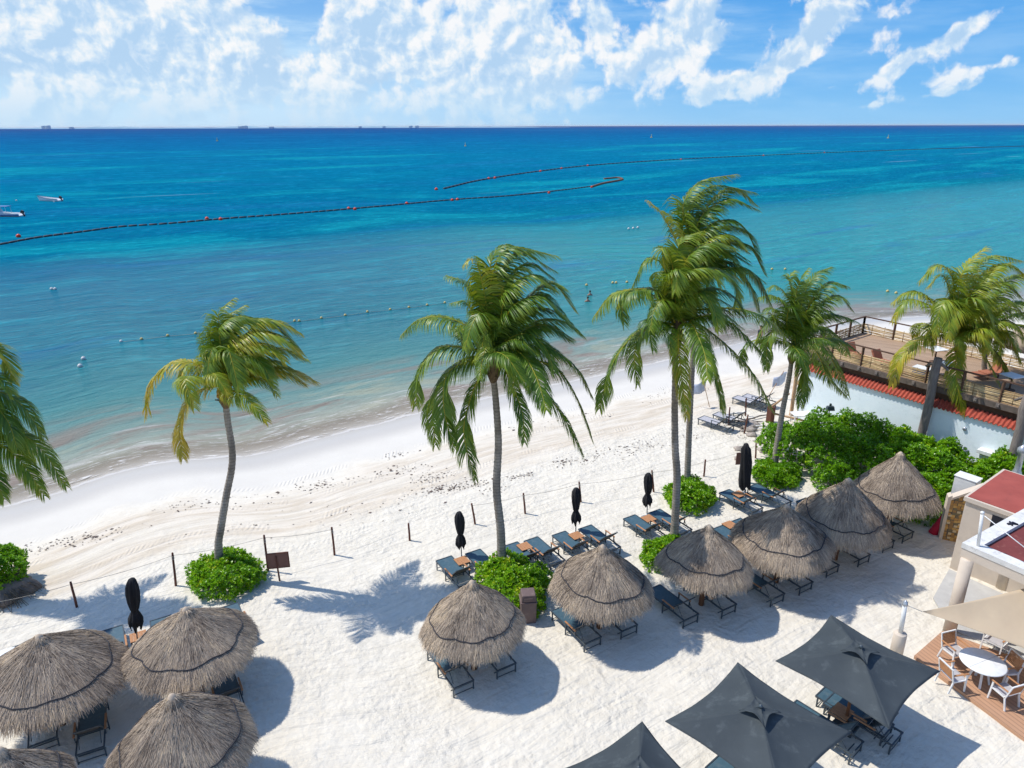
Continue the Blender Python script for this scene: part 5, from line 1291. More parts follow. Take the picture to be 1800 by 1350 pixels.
# floodlights
def floodlight(px, py, Y, label, rz):
    t = PY(px, py, Y); root = world_root('floodlight', (t.x, t.y, 0), label, 'floodlight', 'floodlights in front of the whitewashed wall')
    mb = MB(); mb.tube([(t.x, t.y, 0), (t.x, t.y, t.z + .22)], .025, 7); mb.build('pole', M['frame'], root)
    mb = MB(); mb.box((t.x - .04, t.y - .12, t.z), (.46, .26, .24), rz, taper=.75); mb.build('housing', M['metal_g' if rz > .2 else 'frame'], root, bevel=.02)
    mb = MB(); mb.box((t.x - .04, t.y - .10, t.z + .17), (.10, .08, .16), rz); mb.build('bracket', M['frame'], root)
floodlight(1459, 716, 35.6, 'small black floodlight in front of the left end of the whitewashed wall', .0)
floodlight(1694, 793, 30.4, 'grey floodlight on a pole in front of the whitewashed wall above the hedge', .3)
# silver flue behind the small building
t1 = PY(1786, 835, 27.5); fl_ = world_root('flue_pipe', (t1.x, t1.y, 0), 'silver flue pipe with a brown collar at the right edge', 'pipe')
mb = MB(); mb.lathe((t1.x, t1.y, 0), [(.12, 0), (.12, t1.z), (.22, t1.z + .02), (.20, t1.z + .12), (.13, t1.z + .28), (.12, t1.z + 1.0), (.19, t1.z + 1.05), (.19, t1.z + 1.25), (.02, t1.z + 1.45)], 16); mb.build('pipe', M['silver'], fl_)
mb = MB(); mb.lathe((t1.x, t1.y, 0), [(.205, t1.z - .38), (.21, t1.z - .02), (.18, t1.z - .01)], 16); mb.build('collar', M['bin'], fl_)
# thatched roof beyond the terrace at the right edge
q = PY(1850, 560, 36.0)
far = world_root('beach_hut', (q.x, q.y, 0), 'grey thatched hut roof peeping in at the right edge behind the palms', 'hut')
mb = MB(); mb.lathe((q.x, q.y, q.z), [(2.1, -1.6), (1.6, -1.0), (.8, -.2), (.1, .5), (.02, .55)], 20); mb.c = [.35] * len(mb.v); mb.build('roof', M['thatch'], far)
mb = MB(); mb.tube([(q.x, q.y, 0), (q.x, q.y, q.z - .2)], .12, 8); mb.build('pole', M['pole_wood'], far)

# ------------------------------------------------------------------ small red-roofed building
U2 = Vector((.61, -.79, 0)).normalized(); V2 = Vector((.80, .60, 0)).normalized(); A2 = math.atan2(U2.y, U2.x)
B0 = P(1668, 997); 
def K(u, v, z): return Vector((B0.x, B0.y, 0)) + U2 * u + V2 * v + Vector((0, 0, z))
def kbox(mb, u0, u1, v0, v1, z0, z1):
    c = K((u0 + u1) / 2, (v0 + v1) / 2, (z0 + z1) / 2); mb.box(tuple(c), (u1 - u0, v1 - v0, z1 - z0), A2)
sb = world_root('small_building', K(2, 1.5, 0), 'small cream building with a flat light red roof', 'building')
mb = MB(); kbox(mb, 0, 5.0, 0, 3.4, -.2, 2.92); mb.build('wall', M['cream'], sb)
mb = MB(); kbox(mb, -.06, 5.2, -.08, 3.6, 2.925, 3.08); mb.build('roof_slab', M['cream'], sb)
mb = MB(); kbox(mb, .03, 5.1, .02, 3.5, 3.082, 3.10); mb.build('roof', M['red_roof'], sb)
mb = MB(); kbox(mb, .95, 2.6, -.012, .05, 2.1, 2.75); vn = mb.build('vent', M['dark'], sb)
mb = MB()
for k in range(8): kbox(mb, .95, 2.6, -.035, -.014, 2.12 + k * .08, 2.15 + k * .08)
mb.build('louvre', M['louvre'], vn)
# stone clad wing wall
s1 = P(1650, 948); dS = Vector((.93, -.36, 0)); nS = Vector((-.36, -.93, 0))
wg = world_root('stone_wall', s1, 'short sloping wall clad in orange mosaic stone with a cream edge', 'wall')
def prism(mb, a, b, n, th, za, zb, z0=-.1):
    vs = [a + n * 0, b + n * 0, b + Vector((0, 0, 0)) + n * 0, a]
    A_, B_ = Vector((a.x, a.y, 0)), Vector((b.x, b.y, 0))
    P8 = [A_ + Vector((0, 0, z0)), B_ + Vector((0, 0, z0)), B_ - n * th + Vector((0, 0, z0)), A_ - n * th + Vector((0, 0, z0)),
          A_ + Vector((0, 0, za)), B_ + Vector((0, 0, zb)), B_ - n * th + Vector((0, 0, zb)), A_ - n * th + Vector((0, 0, za))]
    mb.add(P8, [(0, 1, 5, 4), (1, 2, 6, 5), (2, 3, 7, 6), (3, 0, 4, 7), (4, 5, 6, 7), (0, 3, 2, 1)])
mb = MB(); prism(mb, s1 + dS * .12, s1 + dS * 1.25, nS, .30, 1.85, 2.62); mb.build('stone_face', M['stone'], wg)
mb = MB(); prism(mb, s1, s1 + dS * .118, nS, .36, 1.95, 2.03); mb.build('end_pier', M['cream'], wg)
mb = MB(); a1, b1 = s1 + dS * .12 + nS * .03, s1 + dS * 1.25 + nS * .03
A_, B_ = Vector((a1.x, a1.y, 1.855)), Vector((b1.x, b1.y, 2.625)); P8 = [A_, B_, B_ - nS * .36, A_ - nS * .36]; P8 += [v + Vector((0, 0, .10)) for v in P8]
mb.add(P8, [(0, 1, 5, 4), (1, 2, 6, 5), (2, 3, 7, 6), (3, 0, 4, 7), (4, 5, 6, 7), (0, 3, 2, 1)]); mb.build('coping', M['cream'], wg)
q = PY(1699, 852, 25.9); q.z = 0; ac = world_root('white_cabinet', q, 'white box shaped cabinet standing behind the left corner of the light red roof', 'cabinet')
mb = MB(); mb.box((q.x, q.y, 1.9), (.80, .55, 1.2), A2); mb.build('housing', M['white'], ac, bevel=.02)
mb = MB(); mb.box((q.x, q.y, 2.52), (.86, .6, .04), A2); mb.build('lid', M['white'], ac, bevel=.01)
q = P(1640, 938); rc = world_root('closed_red_parasol', q, 'folded red cloth parasol leaning beside the stone clad wall', 'parasol')
mb = MB(); mb.tube([q, q + Vector((.14, .0, .35)), q + Vector((.34, 0, 1.0)), q + Vector((.42, 0, 1.3))], [.20, .17, .08, .02], 9); mb.build('canopy', M['red'], rc)
mb = MB(); mb.tube([q - Vector((.02, 0, .05)), q + Vector((.45, 0, 1.4))], .02, 6); mb.build('pole', M['metal_g'], rc)

# ------------------------------------------------------------------ near building with maroon roof
RC = P(1693, 954, 3.35); RC.z = 0; U3 = Vector((.56, -.83, 0)).normalized(); V3 = Vector((.85, .53, 0)).normalized(); A3 = math.atan2(U3.y, U3.x)
def J(u, v, z): return RC + U3 * u + V3 * v + Vector((0, 0, z))
def jbox(mb, u0, u1, v0, v1, z0, z1):
    # axes are nearly but not exactly perpendicular; build from corners
    vs = [J(u, v, z) for u in (u0, u1) for v in (v0, v1) for z in (z0, z1)]
    mb.add(vs, [(0, 1, 3, 2), (4, 6, 7, 5), (0, 4, 5, 1), (2, 3, 7, 6), (0, 2, 6, 4), (1, 5, 7, 3)])
nb = world_root('canopy_building', J(3, 3, 0), 'cream building with a flat dark red roof and pale parapet at the right edge', 'building')
mb = MB(); jbox(mb, 0, 9, 0, 9, 2.85, 3.17); mb.build('roof_slab', M['cream'], nb)
mb = MB(); jbox(mb, -.02, 9, -.02, .42, 3.172, 3.35); jbox(mb, -.02, .42, .422, 9, 3.172, 3.348); mb.build('parapet', M['ledge'], nb)
mb = MB(); jbox(mb, .422, 8.9, .424, 8.9, 3.174, 3.22); mb.build('roof', M['maroon'], nb)
mb = MB(); c = P(1668, 1112); nb_p = Vector((c.x, c.y, 0))
for cc in (nb_p, Vector((P(1760, 1034).x, P(1760, 1034).y, 0))):
    mb = MB(); mb.tube([cc + Vector((0, 0, -.1)), cc + Vector((0, 0, 2.85))], [.19, .19], 18); col_ = mb.build('column', M['cream'], nb)
    if cc is nb_p:
        mb = MB()
        for z in (.12, .95, 1.55, 2.2): mb.lathe((cc.x, cc.y, z), [(.195, -.015), (.208, 0), (.195, .015)], 18)
        mb.build('rope_ring', M['white'], col_)
mb = MB(); jbox(mb, 2.6, 9, 3.0, 3.2, -.1, 2.85); mb.build('dark_interior', M['dark'], nb)  # near-black sheet paints the shade inside the open building
q = J(.35, .2, 3.35); ms = world_root('roof_mast', q, 'short white mast at the corner of the dark red roof', 'mast')
tp = PY(1727, 901, q.y); mb = MB(); mb.tube([q, tp], .05, 10); mb.lathe(tuple(tp), [(.055, -.04), (.06, 0), (.05, .03), (.01, .04)], 10); mb.build('mast', M['white'], ms)
e = PY(1830, 985, q.y - 1.5); mb = MB(); mb.tube([tp - Vector((0, 0, .05)), tp.lerp(e, .5) - Vector((0, 0, .03)), e], .016, 5); mb.build('guy_rope', M['white'], ms)
mb = MB(); q5 = J(.2, 2.4, 3.36); mb.tube([q5, q5 + Vector((.2, .03, .03)), q5 + Vector((.34, -.03, .0))], [.04, .05, .03], 6); mb.tube([q5 + Vector((.1, -.1, 0)), q5 + Vector((.15, .12, .03))], .03, 6)
tag(mb.build('rag', M['navy']), 'small dark rag lying on the pale parapet of the near roof', 'rag')

# pale concrete pad and composite deck
def sheet(name, pts, z, th, m, **kw):
    mb = MB(); n = len(pts); vs = [(p.x, p.y, z) for p in pts] + [(p.x, p.y, z - th) for p in pts]
    mb.add(vs, [tuple(range(n))] + [tuple(range(2 * n - 1, n - 1, -1))] + [(i, n + i, n + (i + 1) % n, (i + 1) % n) for i in range(n)])
    o = mb.build(name, m); tag(o, **kw); return o
pad = [P(1640, 1050), P(1668, 1000), K(6, 0, 0), P(2200, 1250), P(1900, 1200), P(1672, 1106)]
pad = [P(1672, 1108), P(1640, 1052), P(1668, 1002), P(1790, 1058), P(2150, 1200), P(2050, 1285), P(1800, 1160)]
sheet('paving', pad[::-1], .05, .3, M['concrete'], kind='structure')
dk = [P(1606, 1157), P(1656, 1113), P(1800, 1166), P(2080, 1290), P(2050, 1460), P(1800, 1305)]
dkm = deck_mat('composite_boards', [(.46, .26, .155), (.40, .22, .13), (.52, .33, .21)], .15, -math.atan2((P(1800, 1305) - P(1606, 1157)).y, (P(1800, 1305) - P(1606, 1157)).x))
o = sheet('dining_deck', dk[::-1], .10, .3, dkm, label='tan board dining deck in the lower right with the white table on it', cat='deck')
dk_z = .10
# sail mast with pedestal
q = PY(1577, 1140, 18.25); q.z = 0
mr = world_root('sail_mast', q, 'white sail mast on a round cream pedestal in the sand', 'mast')
mb = MB(); mb.lathe((q.x, q.y, 0), [(.19, -.1), (.19, 1.02), (.17, 1.05), (.10, 1.055), (.10, 1.06)], 20); mb.build('pedestal', M['cream'], mr)
tp = PY(1592, 1058, 18.25); mb = MB(); mb.tube([Vector((q.x, q.y, 1.0)), Vector((tp.x, tp.y, tp.z))], .065, 12); mb.build('mast', M['white'], mr)
mb = MB(); mb.lathe((tp.x, tp.y, tp.z), [(.075, -.12), (.08, -.06), (.07, -.05), (.07, .0), (.03, .03), (.02, .05)], 12); mb.build('cap', M['silver'], mr)
# shade sail
tip = PY(1621, 1075, 18.0); c1 = PY(1960, 985, 18.9); c2 = PY(2030, 1250, 15.2)
sl = world_root('shade_sail', tip, 'beige shade sail stretched over the table corner at the right edge', 'shade sail')
mb = MB(); n = 18; vs = []; idx = {}
mid12 = c1.lerp(c2, .5)
for i in range(n + 1):
    for j in range(n + 1 - 0):
        a = i / n; b = j / n                         # a from tip to far edge, b across
        e0 = tip.lerp(c1, a); e1 = tip.lerp(c2, a); cc = (tip + c1 + c2) / 3
        bow = .10 * 4 * a * (1 - a)
        e0 = e0 + (mid12 - tip).cross(Vector((0, 0, 1))).normalized() * 0 + (cc - e0) * bow * .8; e1 = e1 + (cc - e1) * bow * .8
        pnt = e0.lerp(e1, b); pnt.z += -.35 * math.sin(math.pi * b) * a * (1 - a) * 1.0 + .22 * b * a
        vs.append(pnt)
fs = [(i * (n + 1) + j, (i + 1) * (n + 1) + j, (i + 1) * (n + 1) + j + 1, i * (n + 1) + j + 1) for i in range(n) for j in range(n)]
mb.smooth = True; mb.add(vs, fs); o = mb.build('cloth', M['sail'], sl); so = o.modifiers.new('Solidify', 'SOLIDIFY'); so.thickness = .006
mb = MB(); mb.tube([tp - Vector((0, 0, .1)), tip], .010, 5); mb.build('cable', M['metal_g'], sl)
# dining table and chairs
tcn = P(1728, 1163, .76 + dk_z); 
tb = empty('dining_table', (tcn.x, tcn.y, dk_z), .4, 'round white dining table on the tan deck', 'table')
mb = MB(); mb.lathe((0, 0, .76), [(.60, -.035), (.62, -.02), (.62, .0), (.60, .012), (.02, .014)], 40); mb.build('table_top', M['white'], tb)
mb = MB(); mb.box((0, 0, .755 + .0205), (1.18, .006, .002)); mb.build('seam', M['metal_g'], tb)
for k in range(4):
    a = k * math.pi / 2 + .785; mb = MB(); mb.beam((.12 * math.cos(a), .12 * math.sin(a), .72), (.30 * math.cos(a), .30 * math.sin(a), 0), .06, .05); mb.build('leg', M['white'], tb)
def make_chair():
    root = empty('dining_chair', (0, 0, 0))
    for s in (-1, 1):
        mb = MB(); mb.beam((s * .27, .22, .0), (s * .27, .18, .64), .035, .045, (0, 1, 0)); mb.build('leg', M['white'], root)
        mb = MB(); mb.beam((s * .27, -.32, .0), (s * .27, -.22, .44), .035, .045, (0, 1, 0)); mb.build('leg', M['white'], root)
        mb = MB(); mb.box((s * .275, -.03, .655), (.055, .52, .028)); mb.build('armrest', M['teak'], root, bevel=.008)
    mb = MB(); mb.beam((-.27, .20, .42), (-.27, -.24, .40), .03, .04); mb.beam((.27, .20, .42), (.27, -.24, .40), .03, .04); mb.beam((-.27, .20, .42), (.27, .20, .42), .03, .04)
    mb.beam((-.27, -.24, .40), (-.27, -.36, .88), .035, .035, (0, 1, 0)); mb.beam((.27, -.24, .40), (.27, -.36, .88), .035, .035, (0, 1, 0)); mb.beam((-.27, -.36, .88), (.27, -.36, .88), .035, .035)
    mb.build('frame', M['white'], root)
    mb = MB(); mb.box((0, -.02, .43), (.50, .46, .02)); mb.build('seat', M['sling_pale'], root, bevel=.008)
    mb = MB()
    for k in range(8): mb.box((0, -.265 - k * .0125, .52 + k * .045), (.50, .014, .038))
    mb.build('back_slats', M['teak'], root)
    return root
pc = make_chair(); uc = [False]
for (ang, lb, rr) in [(106, 'dining chair on the far side of the round table', .90), (190, 'dining chair on the left side of the round table, facing right', .92), (287, 'dining chair nearest the camera at the round table', .80), (8, 'dining chair on the right side of the round table with its slatted back lit', .80)]:
    a = R_(ang); x, y = tcn.x + rr * math.cos(a), tcn.y + rr * math.sin(a)
    place(pc, uc, (x, y, dk_z), a + math.pi / 2, lb, 'chair', 'white and teak chairs round the table')
x = P(1765, 1160, .5); place(pc, uc, (x.x + .3, x.y + .9, .05), 2.2, 'white chair mostly hidden under the shade sail', 'chair', 'white and teak chairs round the table')

# ------------------------------------------------------------------ booms, buoys, boats
def boom(name, px, r, seg, label, m):
    pts = [P(x, y, SEA_Z + .05) for (x, y) in px]; pth, L = catmull([tuple(p) for p in pts], 400)
    n = int(L / seg); root = world_root(name, pts[len(pts) // 2], label, 'floating boom', 'floating seaweed booms')
    g = lambda u: Vector([float(np.interp(u, np.linspace(0, 1, 400), pth[:, k])) for k in range(3)])
    mb = MB()
    for k in range(n):
        a, b = g((k + .06) / n), g((k + .88) / n); mb.tube([a, b], r, 7)
    mb.build('floats', m[0], root)
    mb = MB(); mb.tube([g(k / 200) - Vector((0, 0, .12)) for k in range(201)], r * .45, 5); mb.build('cable', m[1], root)
boom('seaweed_boom', [(-60, 439), (0, 430), (65, 418), (150, 407), (210, 399), (300, 393), (390, 385), (500, 377), (610, 368), (700, 360), (800, 351), (900, 344), (1000, 333), (1045, 327)], .22, 1.6, 'long dark floating boom across the near sea from the left edge', [M['boom'], M['boom']])
boom('seaweed_boom', [(1040, 329), (1060, 323), (1082, 319), (1094, 316), (1086, 313), (1062, 315)], .42, 1.0, 'hooked brown end of the near floating boom', [M['boom_brown'], M['boom_brown']])
boom('seaweed_boom', [(780, 332), (850, 316), (950, 301), (1050, 290), (1200, 280), (1350, 273), (1550, 265), (1800, 257), (1900, 254)], .34, 3.5, 'thin far floating boom running off to the right edge', [M['boom'], M['boom']])
sg = np.random.default_rng(4)
def buoy(px, py, r, m, label, group, name='buoy'):
    p = P(px, py, SEA_Z); root = world_root(name, p, label, 'buoy', group)
    mb = MB(); mb.ball((p.x, p.y, SEA_Z + r * .45), r, 12); mb.build('float', M[m], root)
    mb = MB(); mb.tube([(p.x, p.y, SEA_Z + r * 1.35), (p.x, p.y, SEA_Z + r * 1.62)], r * .16, 6); mb.build('eye', M[m], root)
near = [(33, 417), (364, 386), (388, 387), (613, 368), (624, 369), (715, 359), (795, 353), (804, 352), (965, 340), (1040, 330)]
ordn = ['first', 'second', 'third', 'fourth', 'fifth', 'sixth', 'seventh', 'eighth', 'ninth', 'tenth', 'eleventh', 'twelfth', 'thirteenth', 'fourteenth', 'fifteenth', 'sixteenth', 'seventeenth', 'eighteenth', 'nineteenth', 'twentieth', 'twenty-first', 'twenty-second', 'twenty-third']
for i, (x, y) in enumerate(near): buoy(x, y, .36, 'buoy_red', f'{ordn[i]} red buoy from the left along the near boom', 'red buoys on the near boom')
farb = [(767, 334), (859, 315), (870, 314), (950, 302), (987, 297), (1033, 292), (1197, 281), (1342, 274), (1449, 269)]
for i, (x, y) in enumerate(farb): buoy(x, y, .45, 'buoy_red', f'{ordn[i]} red buoy from the left along the far boom', 'red buoys on the far boom')
for i, (x, y, lb) in enumerate([(818, 257, 'middle'), (382, 248, 'leftmost'), (1145, 242, 'small'), (1561, 243, 'rightmost')]):
    p = P(x, y, SEA_Z); root = world_root('marker_buoy', p, f'yellow spar buoy far out at sea, {["left of centre over the dark water", "the leftmost of the spar buoys", "the smallest, right of centre", "the rightmost of the spar buoys"][i]}', 'buoy', 'yellow spar buoys far out')
    k = p.y / 720
    mb = MB(); mb.lathe((p.x, p.y, SEA_Z), [(.9 * k, -.3), (1.0 * k, .5 * k), (.3 * k, .9 * k), (.18 * k, 2.6 * k), (.35 * k, 2.7 * k), (.02, 3.3 * k)], 10); mb.build('body', M['buoy_yellow'], root)
swim = [(213, 601), (249, 597), (295, 591), (344, 587), (497, 569), (518, 565), (526, 565), (565, 560), (607, 555), (646, 549), (686, 545), (719, 541), (751, 537), (782, 533), (990, 508), (1031, 502), (1077, 498), (1083, 498), (1102, 497), (1357, 474), (1380, 474), (1560, 513), (1575, 516)]
for i, (x, y) in enumerate(swim): buoy(x, y, .13 if y > 520 else .155, 'buoy_yellow' if i else 'buoy_white', f'{ordn[i]} small pale float from the left on the swimming line', 'small floats of the swimming line', 'float')
for (x, y, lb) in [(147, 632, 'upper of the two pale buoys near the left beach'), (141, 645, 'lower of the two pale buoys near the left beach'), (91, 509, 'left float of the close pair on the left'), (97, 509, 'right float of the close pair on the left'),
                   (1105, 403, 'left of three white floats in a row left of the tall palm'), (1113, 402, 'middle of three white floats in a row left of the tall palm'), (1121, 401, 'right of three white floats in a row left of the tall palm'), (29, 353, 'white mooring buoy above the moored boats'), (95, 355, 'white mooring buoy beside the open boat')]:
    buoy(x, y, .17 if y > 450 else .20, 'buoy_white', lb, 'white buoys', 'mooring_buoy')
pts = [P(x, y, SEA_Z + .01) for (x, y) in swim[:14]]
mb = MB(); mb.tube(pts, .015, 4); tag(mb.build('swim_line', M['rope']), 'thin line joining the small floats off the beach', 'rope')
def boat(px, py, Lb, rz, label, canopy):
    p = P(px, py, SEA_Z); root = empty('motor_boat', (p.x, p.y, SEA_Z), rz, label, 'boat', 'moored boats')
    # hull: bow at -X
    st_ = []; n = 12
    mb = MB(); vs = []
    for i in range(n + 1):
        u = i / n; x = (u - .5) * Lb; w = .95 * math.sin(math.pi * min(.5, .02 + u * .85)) ** .7; sh = .55 + .55 * (1 - u) ** 2.2
        for (fw, z) in ((-1, sh), (-.86, .1), (-.25, -.25), (.25, -.25), (.86, .1), (1, sh), (.9, sh), (.7, .12 + .1), (-.7, .12 + .1), (-.9, sh)): vs.append((x - (.45 * (1 - u) ** 3 if z > .3 else 0), fw * w, z))
    m = 10; fs = [(i * m + k, (i + 1) * m + k, (i + 1) * m + (k + 1) % m, i * m + (k + 1) % m) for i in range(n) for k in range(m)] + [tuple(range(m)), tuple(n * m + k for k in range(m))[::-1]]
    mb.add(vs, fs); mb.build('hull', M['hull'], root)
    mb = MB()
    for s in (-1, 1): mb.tube([Vector((vs[i * m + (5 if s > 0 else 0)][0], s * abs(vs[i * m][1]) * 1.01, vs[i * m][2] - (.0))) for i in range(n + 1)], .045, 5)
    mb.build('gunwale', M['navy' if not canopy else 'hull'], root)
    if canopy:
        mb = MB()
        for s in (-1, 1): mb.tube([Vector(((i / n - .5) * Lb, s * abs(vs[i * m][1]) * 1.0, .28)) for i in range(1, n + 1)], .10, 5)
        mb.build('blue_band', M['hull_blue'], root)
        mb = MB(); mb.box((0, 0, 1.9), (2.6, 1.7, .10)); mb.build('hard_top', M['hull_blue'], root, bevel=.03)
        for (i, j) in ((-1.1, -.7), (-1.1, .7), (1.1, -.7), (1.1, .7)):
            mb = MB(); mb.tube([(i, j, .5), (i * .9, j, 1.86)], .03, 6); mb.build('top_post', M['hull'], root)
        mb = MB(); mb.box((-.7, 0, .9), (.5, 1.1, .8), taper=.8); mb.build('console', M['hull'], root, bevel=.04)
        mb = MB(); mb.box((-.95, 0, 1.42), (.04, 1.0, .35), M=Matrix.Rotation(-.4, 3, 'Y')); mb.build('windscreen', M['boom'], root)
    for k in (-.1, .2):
        mb = MB(); mb.box((k * Lb, 0, .42), (.3, 1.3, .06)); mb.build('bench', M['hull'], root)
    mb = MB(); x = Lb / 2; mb.box((x + .25, 0, .85), (.55, .42, .55), M=Matrix.Rotation(.35, 3, 'Y'), taper=.8); mb.beam((x + .25, 0, .6), (x + .65, 0, .0), .16, .22); mb.build('outboard_motor', M['motor'], root)
boat(88, 353, 5.9, R_(-14), 'open white motor boat with a dark rim moored off the left beach', False)
boat(8, 380, 7.2, R_(-4), 'white and blue motor boat with a hard top cut by the left edge', True)

# ------------------------------------------------------------------ far island
isl_y = 9000.0
mb = MB(); rg = random.Random(8); xs = np.linspace(-9500, 700, 160); vs = []
for i, x in enumerate(xs):
    h = 14 + 9 * math.sin(i * .37) * math.sin(i * .11) + rg.uniform(-4, 5); h *= max(0.1, min(1, (700 - x) / 1200))
    for (yy, z) in ((0, -2), (40, h * .8), (160, h), (500, h * .7), (620, -2)): vs.append((x, isl_y + yy, z))
mb.add(vs, [(i * 5 + j, (i + 1) * 5 + j, (i + 1) * 5 + j + 1, i * 5 + j + 1) for i in range(len(xs) - 1) for j in range(4)])
tag(mb.build('island', M['island']), kind='structure')
def tower(px, wpx, hpx, label):
    d = PY(px, 222, isl_y - 30); root = world_root('far_building', (d.x, d.y, 0), label, 'building', 'buildings on the far island')
    w = wpx / F_PX * 9500 * .8; h = hpx / F_PX * 9500 * .7 + 10; mb = MB(); mb.box((d.x, d.y, h / 2), (w, 40, h)); mb.box((d.x + w * .22, d.y, h * 1.06), (w * .35, 36, h * .12)); mb.build('block', M['farbld_hazed'], root)
for a in [(77, 6, 4, 'left block of the tallest hotel pair on the far island'), (85, 5, 4.5, 'right block of the tallest hotel pair on the far island'), (125, 6, 1.5, 'low building right of the hotel pair on the island'), (422, 6, 2, 'left part of the stepped hotel in the island middle'), (430, 10, 3, 'tallest part of the stepped hotel in the island middle'),
          (477, 8, 1.2, 'low building right of the stepped island hotel'), (722, 6, 2, 'left of the last two island buildings'), (733, 6, 2.2, 'right of the last two island buildings'), (633, 5, 1.5, 'small building left of the last two on the island'), (675, 5, 1.5, 'small building between the last island groups')]: tower(*a)

# ------------------------------------------------------------------ people
def skin_body(name, joints, edges, radii, matr, parent, origin):
    me = bpy.data.meshes.new(name); me.from_pydata([tuple(Vector(j) - Vector(origin)) for j in joints], edges, [])
    o = bpy.data.objects.new(name, me); C.objects.link(o); me.materials.append(matr)
    o.modifiers.new('Skin', 'SKIN')
    if me.skin_vertices:
        for v, r in zip(me.skin_vertices[0].data, radii): v.radius = (r, r)
        me.skin_vertices[0].data[0].use_root = True
    s = o.modifiers.new('Subdivision', 'SUBSURF'); s.levels = 1; s.render_levels = 2
    if parent is not None: adopt(o, parent)
    return o
def person(px, py, rz, label, shirt, stride=.22):
    p = P(px, py); p.z = sand_z(st(p)[1]); root = empty('person', p, rz, label, 'person', 'people on the beach')
    J_ = [(0, 0, .95), (0, 0, 1.15), (0, 0, 1.40), (0, 0, 1.50), (0, .02, 1.66), (0, .02, 1.74),
          (.18, 0, 1.38), (.24, -.05, 1.10), (.24, .08, .86), (-.18, 0, 1.38), (-.24, .06, 1.10), (-.23, .18, .88),
          (.10, 0, .90), (.11, stride * .6, .50), (.11, stride, .08), (.11, stride + .16, .04), (-.10, 0, .90), (-.11, -stride * .2, .50), (-.11, -stride, .10), (-.11, -stride + .14, .04)]
    E_ = [(0, 1), (1, 2), (2, 3), (3, 4), (4, 5), (2, 6), (6, 7), (7, 8), (2, 9), (9, 10), (10, 11), (0, 12), (12, 13), (13, 14), (14, 15), (0, 16), (16, 17), (17, 18), (18, 19)]
    Rr = [.13, .12, .14, .055, .095, .07, .055, .042, .03, .055, .042, .03, .085, .058, .038, .035, .085, .058, .038, .035]
    skin_body('body', J_, E_, Rr, M['skin'], root, (0, 0, 0))
    mb = MB(); mb.ball((0, -.01, 1.72), .108, 12, (1, 1.05, .8)); mb.build('hair', M['hair'], root)
    mb = MB(); mb.smooth = True; mb.lathe((0, 0, 0), [(.155, .80), (.165, .90), (.15, 1.02)], 16, fn=lambda a, z: 1 + .18 * abs(math.cos(a)), cap=False); mb.build('shorts', M[shirt], root)
    if shirt == 'navy':
        mb = MB(); mb.lathe((0, 0, 0), [(.165, .98), (.15, 1.12), (.175, 1.34), (.12, 1.44), (.07, 1.47)], 16, fn=lambda a, z: 1 + .22 * abs(math.cos(a)), cap=False); mb.build('shirt', M[shirt], root)
person(1228, 608, 1.2, 'person with bare skin at the water edge behind the tall palm fronds', 'red')
person(1334, 606, 2.0, 'person in dark clothes walking along the water behind the short palm', 'navy')
def swimmer(px, py, label):
    p = P(px, py, SEA_Z); root = empty('swimmer', p, .4, label, 'person', 'swimmers')
    J_ = [(0, 0, -.25), (0, 0, .10), (0, 0, .20), (0, .02, .36), (0, .02, .45), (.19, 0, .08), (.30, .15, -.08), (-.19, 0, .08), (-.30, .15, -.08)]
    skin_body('body', J_, [(0, 1), (1, 2), (2, 3), (3, 4), (1, 5), (5, 6), (1, 7), (7, 8)], [.17, .15, .06, .10, .07, .06, .045, .06, .045], M['skin'], root, (0, 0, 0))
    mb = MB(); mb.ball((0, -.01, .43), .112, 12, (1, 1.05, .8)); mb.build('hair', M['hair'], root)
swimmer(1033, 530, 'nearer of the two swimmers in the shallow sea'); swimmer(1037, 519, 'farther of the two swimmers in the shallow sea')

# flags on leaning poles
for (px, py, tx, ty, lb) in [(1248, 715, 1236, 668, 'pale blue flag hanging between the tall palm trunks and far loungers'), (1348, 700, 1378, 652, 'pale flag on a leaning pole beside the short palm trunk')]:
    b = P(px, py); t = PY(tx, ty, b.y); root = world_root('beach_flag', b, lb, 'flag', 'pale beach flags')
    mb = MB(); mb.tube([b - Vector((0, 0, .1)), t], .02, 6); mb.build('pole', M['tanpost'], root)
    s = -1 if tx < px else 1; mb = MB(); n = 10; vs = []
    for i in range(n + 1):
        for j in range(5):
            u = i / n; vs.append(t + Vector((-.75 * u * 1.0 + .2, .12 * math.sin(u * 7 + j * .4), -.05 - j * .17 - .25 * u * (1 if s < 0 else 1.6))))
    mb.smooth = True; mb.add(vs, [(i * 5 + j, (i + 1) * 5 + j, (i + 1) * 5 + j + 1, i * 5 + j + 1) for i in range(n) for j in range(4)])
    o = mb.build('cloth', M['flag'], root); so = o.modifiers.new('Solidify', 'SOLIDIFY'); so.thickness = .006

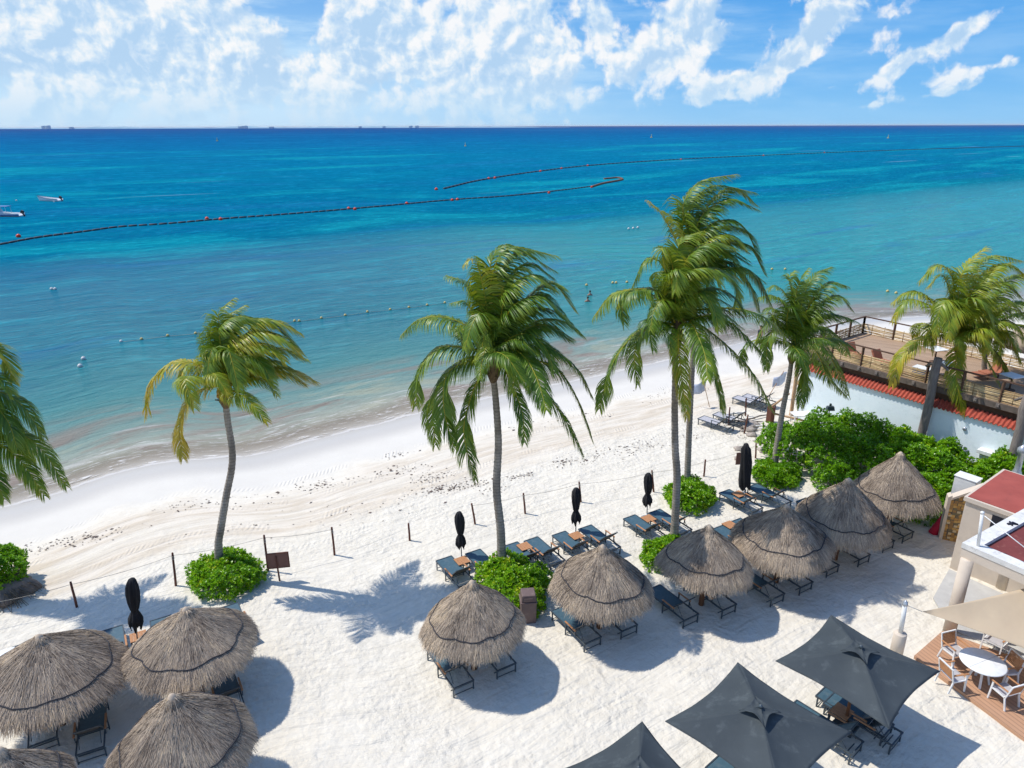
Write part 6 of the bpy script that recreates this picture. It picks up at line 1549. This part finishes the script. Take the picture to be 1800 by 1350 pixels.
# ------------------------------------------------------------------ seaweed strewn on the sand (stuff)
rg = np.random.default_rng(12); V = []; nb_ = 0
clusters = [(800, 856, 60, 9, 420), (760, 838, 40, 10, 160), (700, 828, 50, 14, 130), (560, 852, 60, 10, 150), (690, 800, 30, 6, 60), (915, 838, 20, 4, 90), (1080, 795, 70, 12, 200), (1000, 812, 35, 8, 120), (1150, 780, 40, 10, 90), (870, 860, 20, 6, 60),
            (140, 948, 60, 12, 160), (60, 965, 60, 10, 80), (330, 888, 60, 10, 90), (950, 745, 90, 10, 90), (460, 880, 80, 20, 60), (1310, 760, 30, 20, 140), (1180, 690, 60, 10, 80), (640, 900, 100, 25, 60), (440, 915, 120, 30, 60), (1225, 765, 20, 6, 40)]
for (cx, cy, sx, sy, n) in clusters:
    for k in range(int(n * .6)):
        x, y = cx + rg.normal(0, sx * .6), cy + rg.normal(0, sy * .5); y -= (x - cx) * .16
        p = P(x, y); tt_ = st(p)[1]; z = float(sand_z(tt_)) + .012
        a = rg.uniform(-.3, 1.3); L = rg.uniform(.015, .065) * (1 + (rg.random() < .1)); w = L * rg.uniform(.25, .6)
        d = np.array([math.cos(a), math.sin(a), 0]); e = np.array([-math.sin(a), math.cos(a), 0]); c = np.array([p.x, p.y, z])
        V += [c - d * L - e * w * .3, c + e * w * -1 + np.array([0, 0, .02]), c + d * L, c + e * w + np.array([0, 0, .015])]
V = np.array(V); o = mesh_np('seaweed', V, np.arange(len(V)).reshape(-1, 4), np.full(len(V), .5), M['weed']); tag(o, 'thin drifts of dry dark seaweed along the upper beach', 'seaweed', kind='stuff')

# ------------------------------------------------------------------ haze: closed box of thin sea air
hm = bpy.data.materials.new('sea_haze'); hm.use_nodes = True; ht = hm.node_tree; ht.nodes.remove(ht.nodes['Principled BSDF'])
pv = ht.nodes.new('ShaderNodeVolumePrincipled'); pv.inputs['Color'].default_value = (.93, .98, 1, 1); pv.inputs['Density'].default_value = 1.4e-5; pv.inputs['Anisotropy'].default_value = .2
ht.links.new(pv.outputs[0], ht.nodes['Material Output'].inputs['Volume'])
mb = MB(); mb.box((0, 0, 26), (240000, 240000, 74)); tag(mb.build('haze', hm), 'thin bluish sea air over the whole bay', 'haze', kind='stuff')
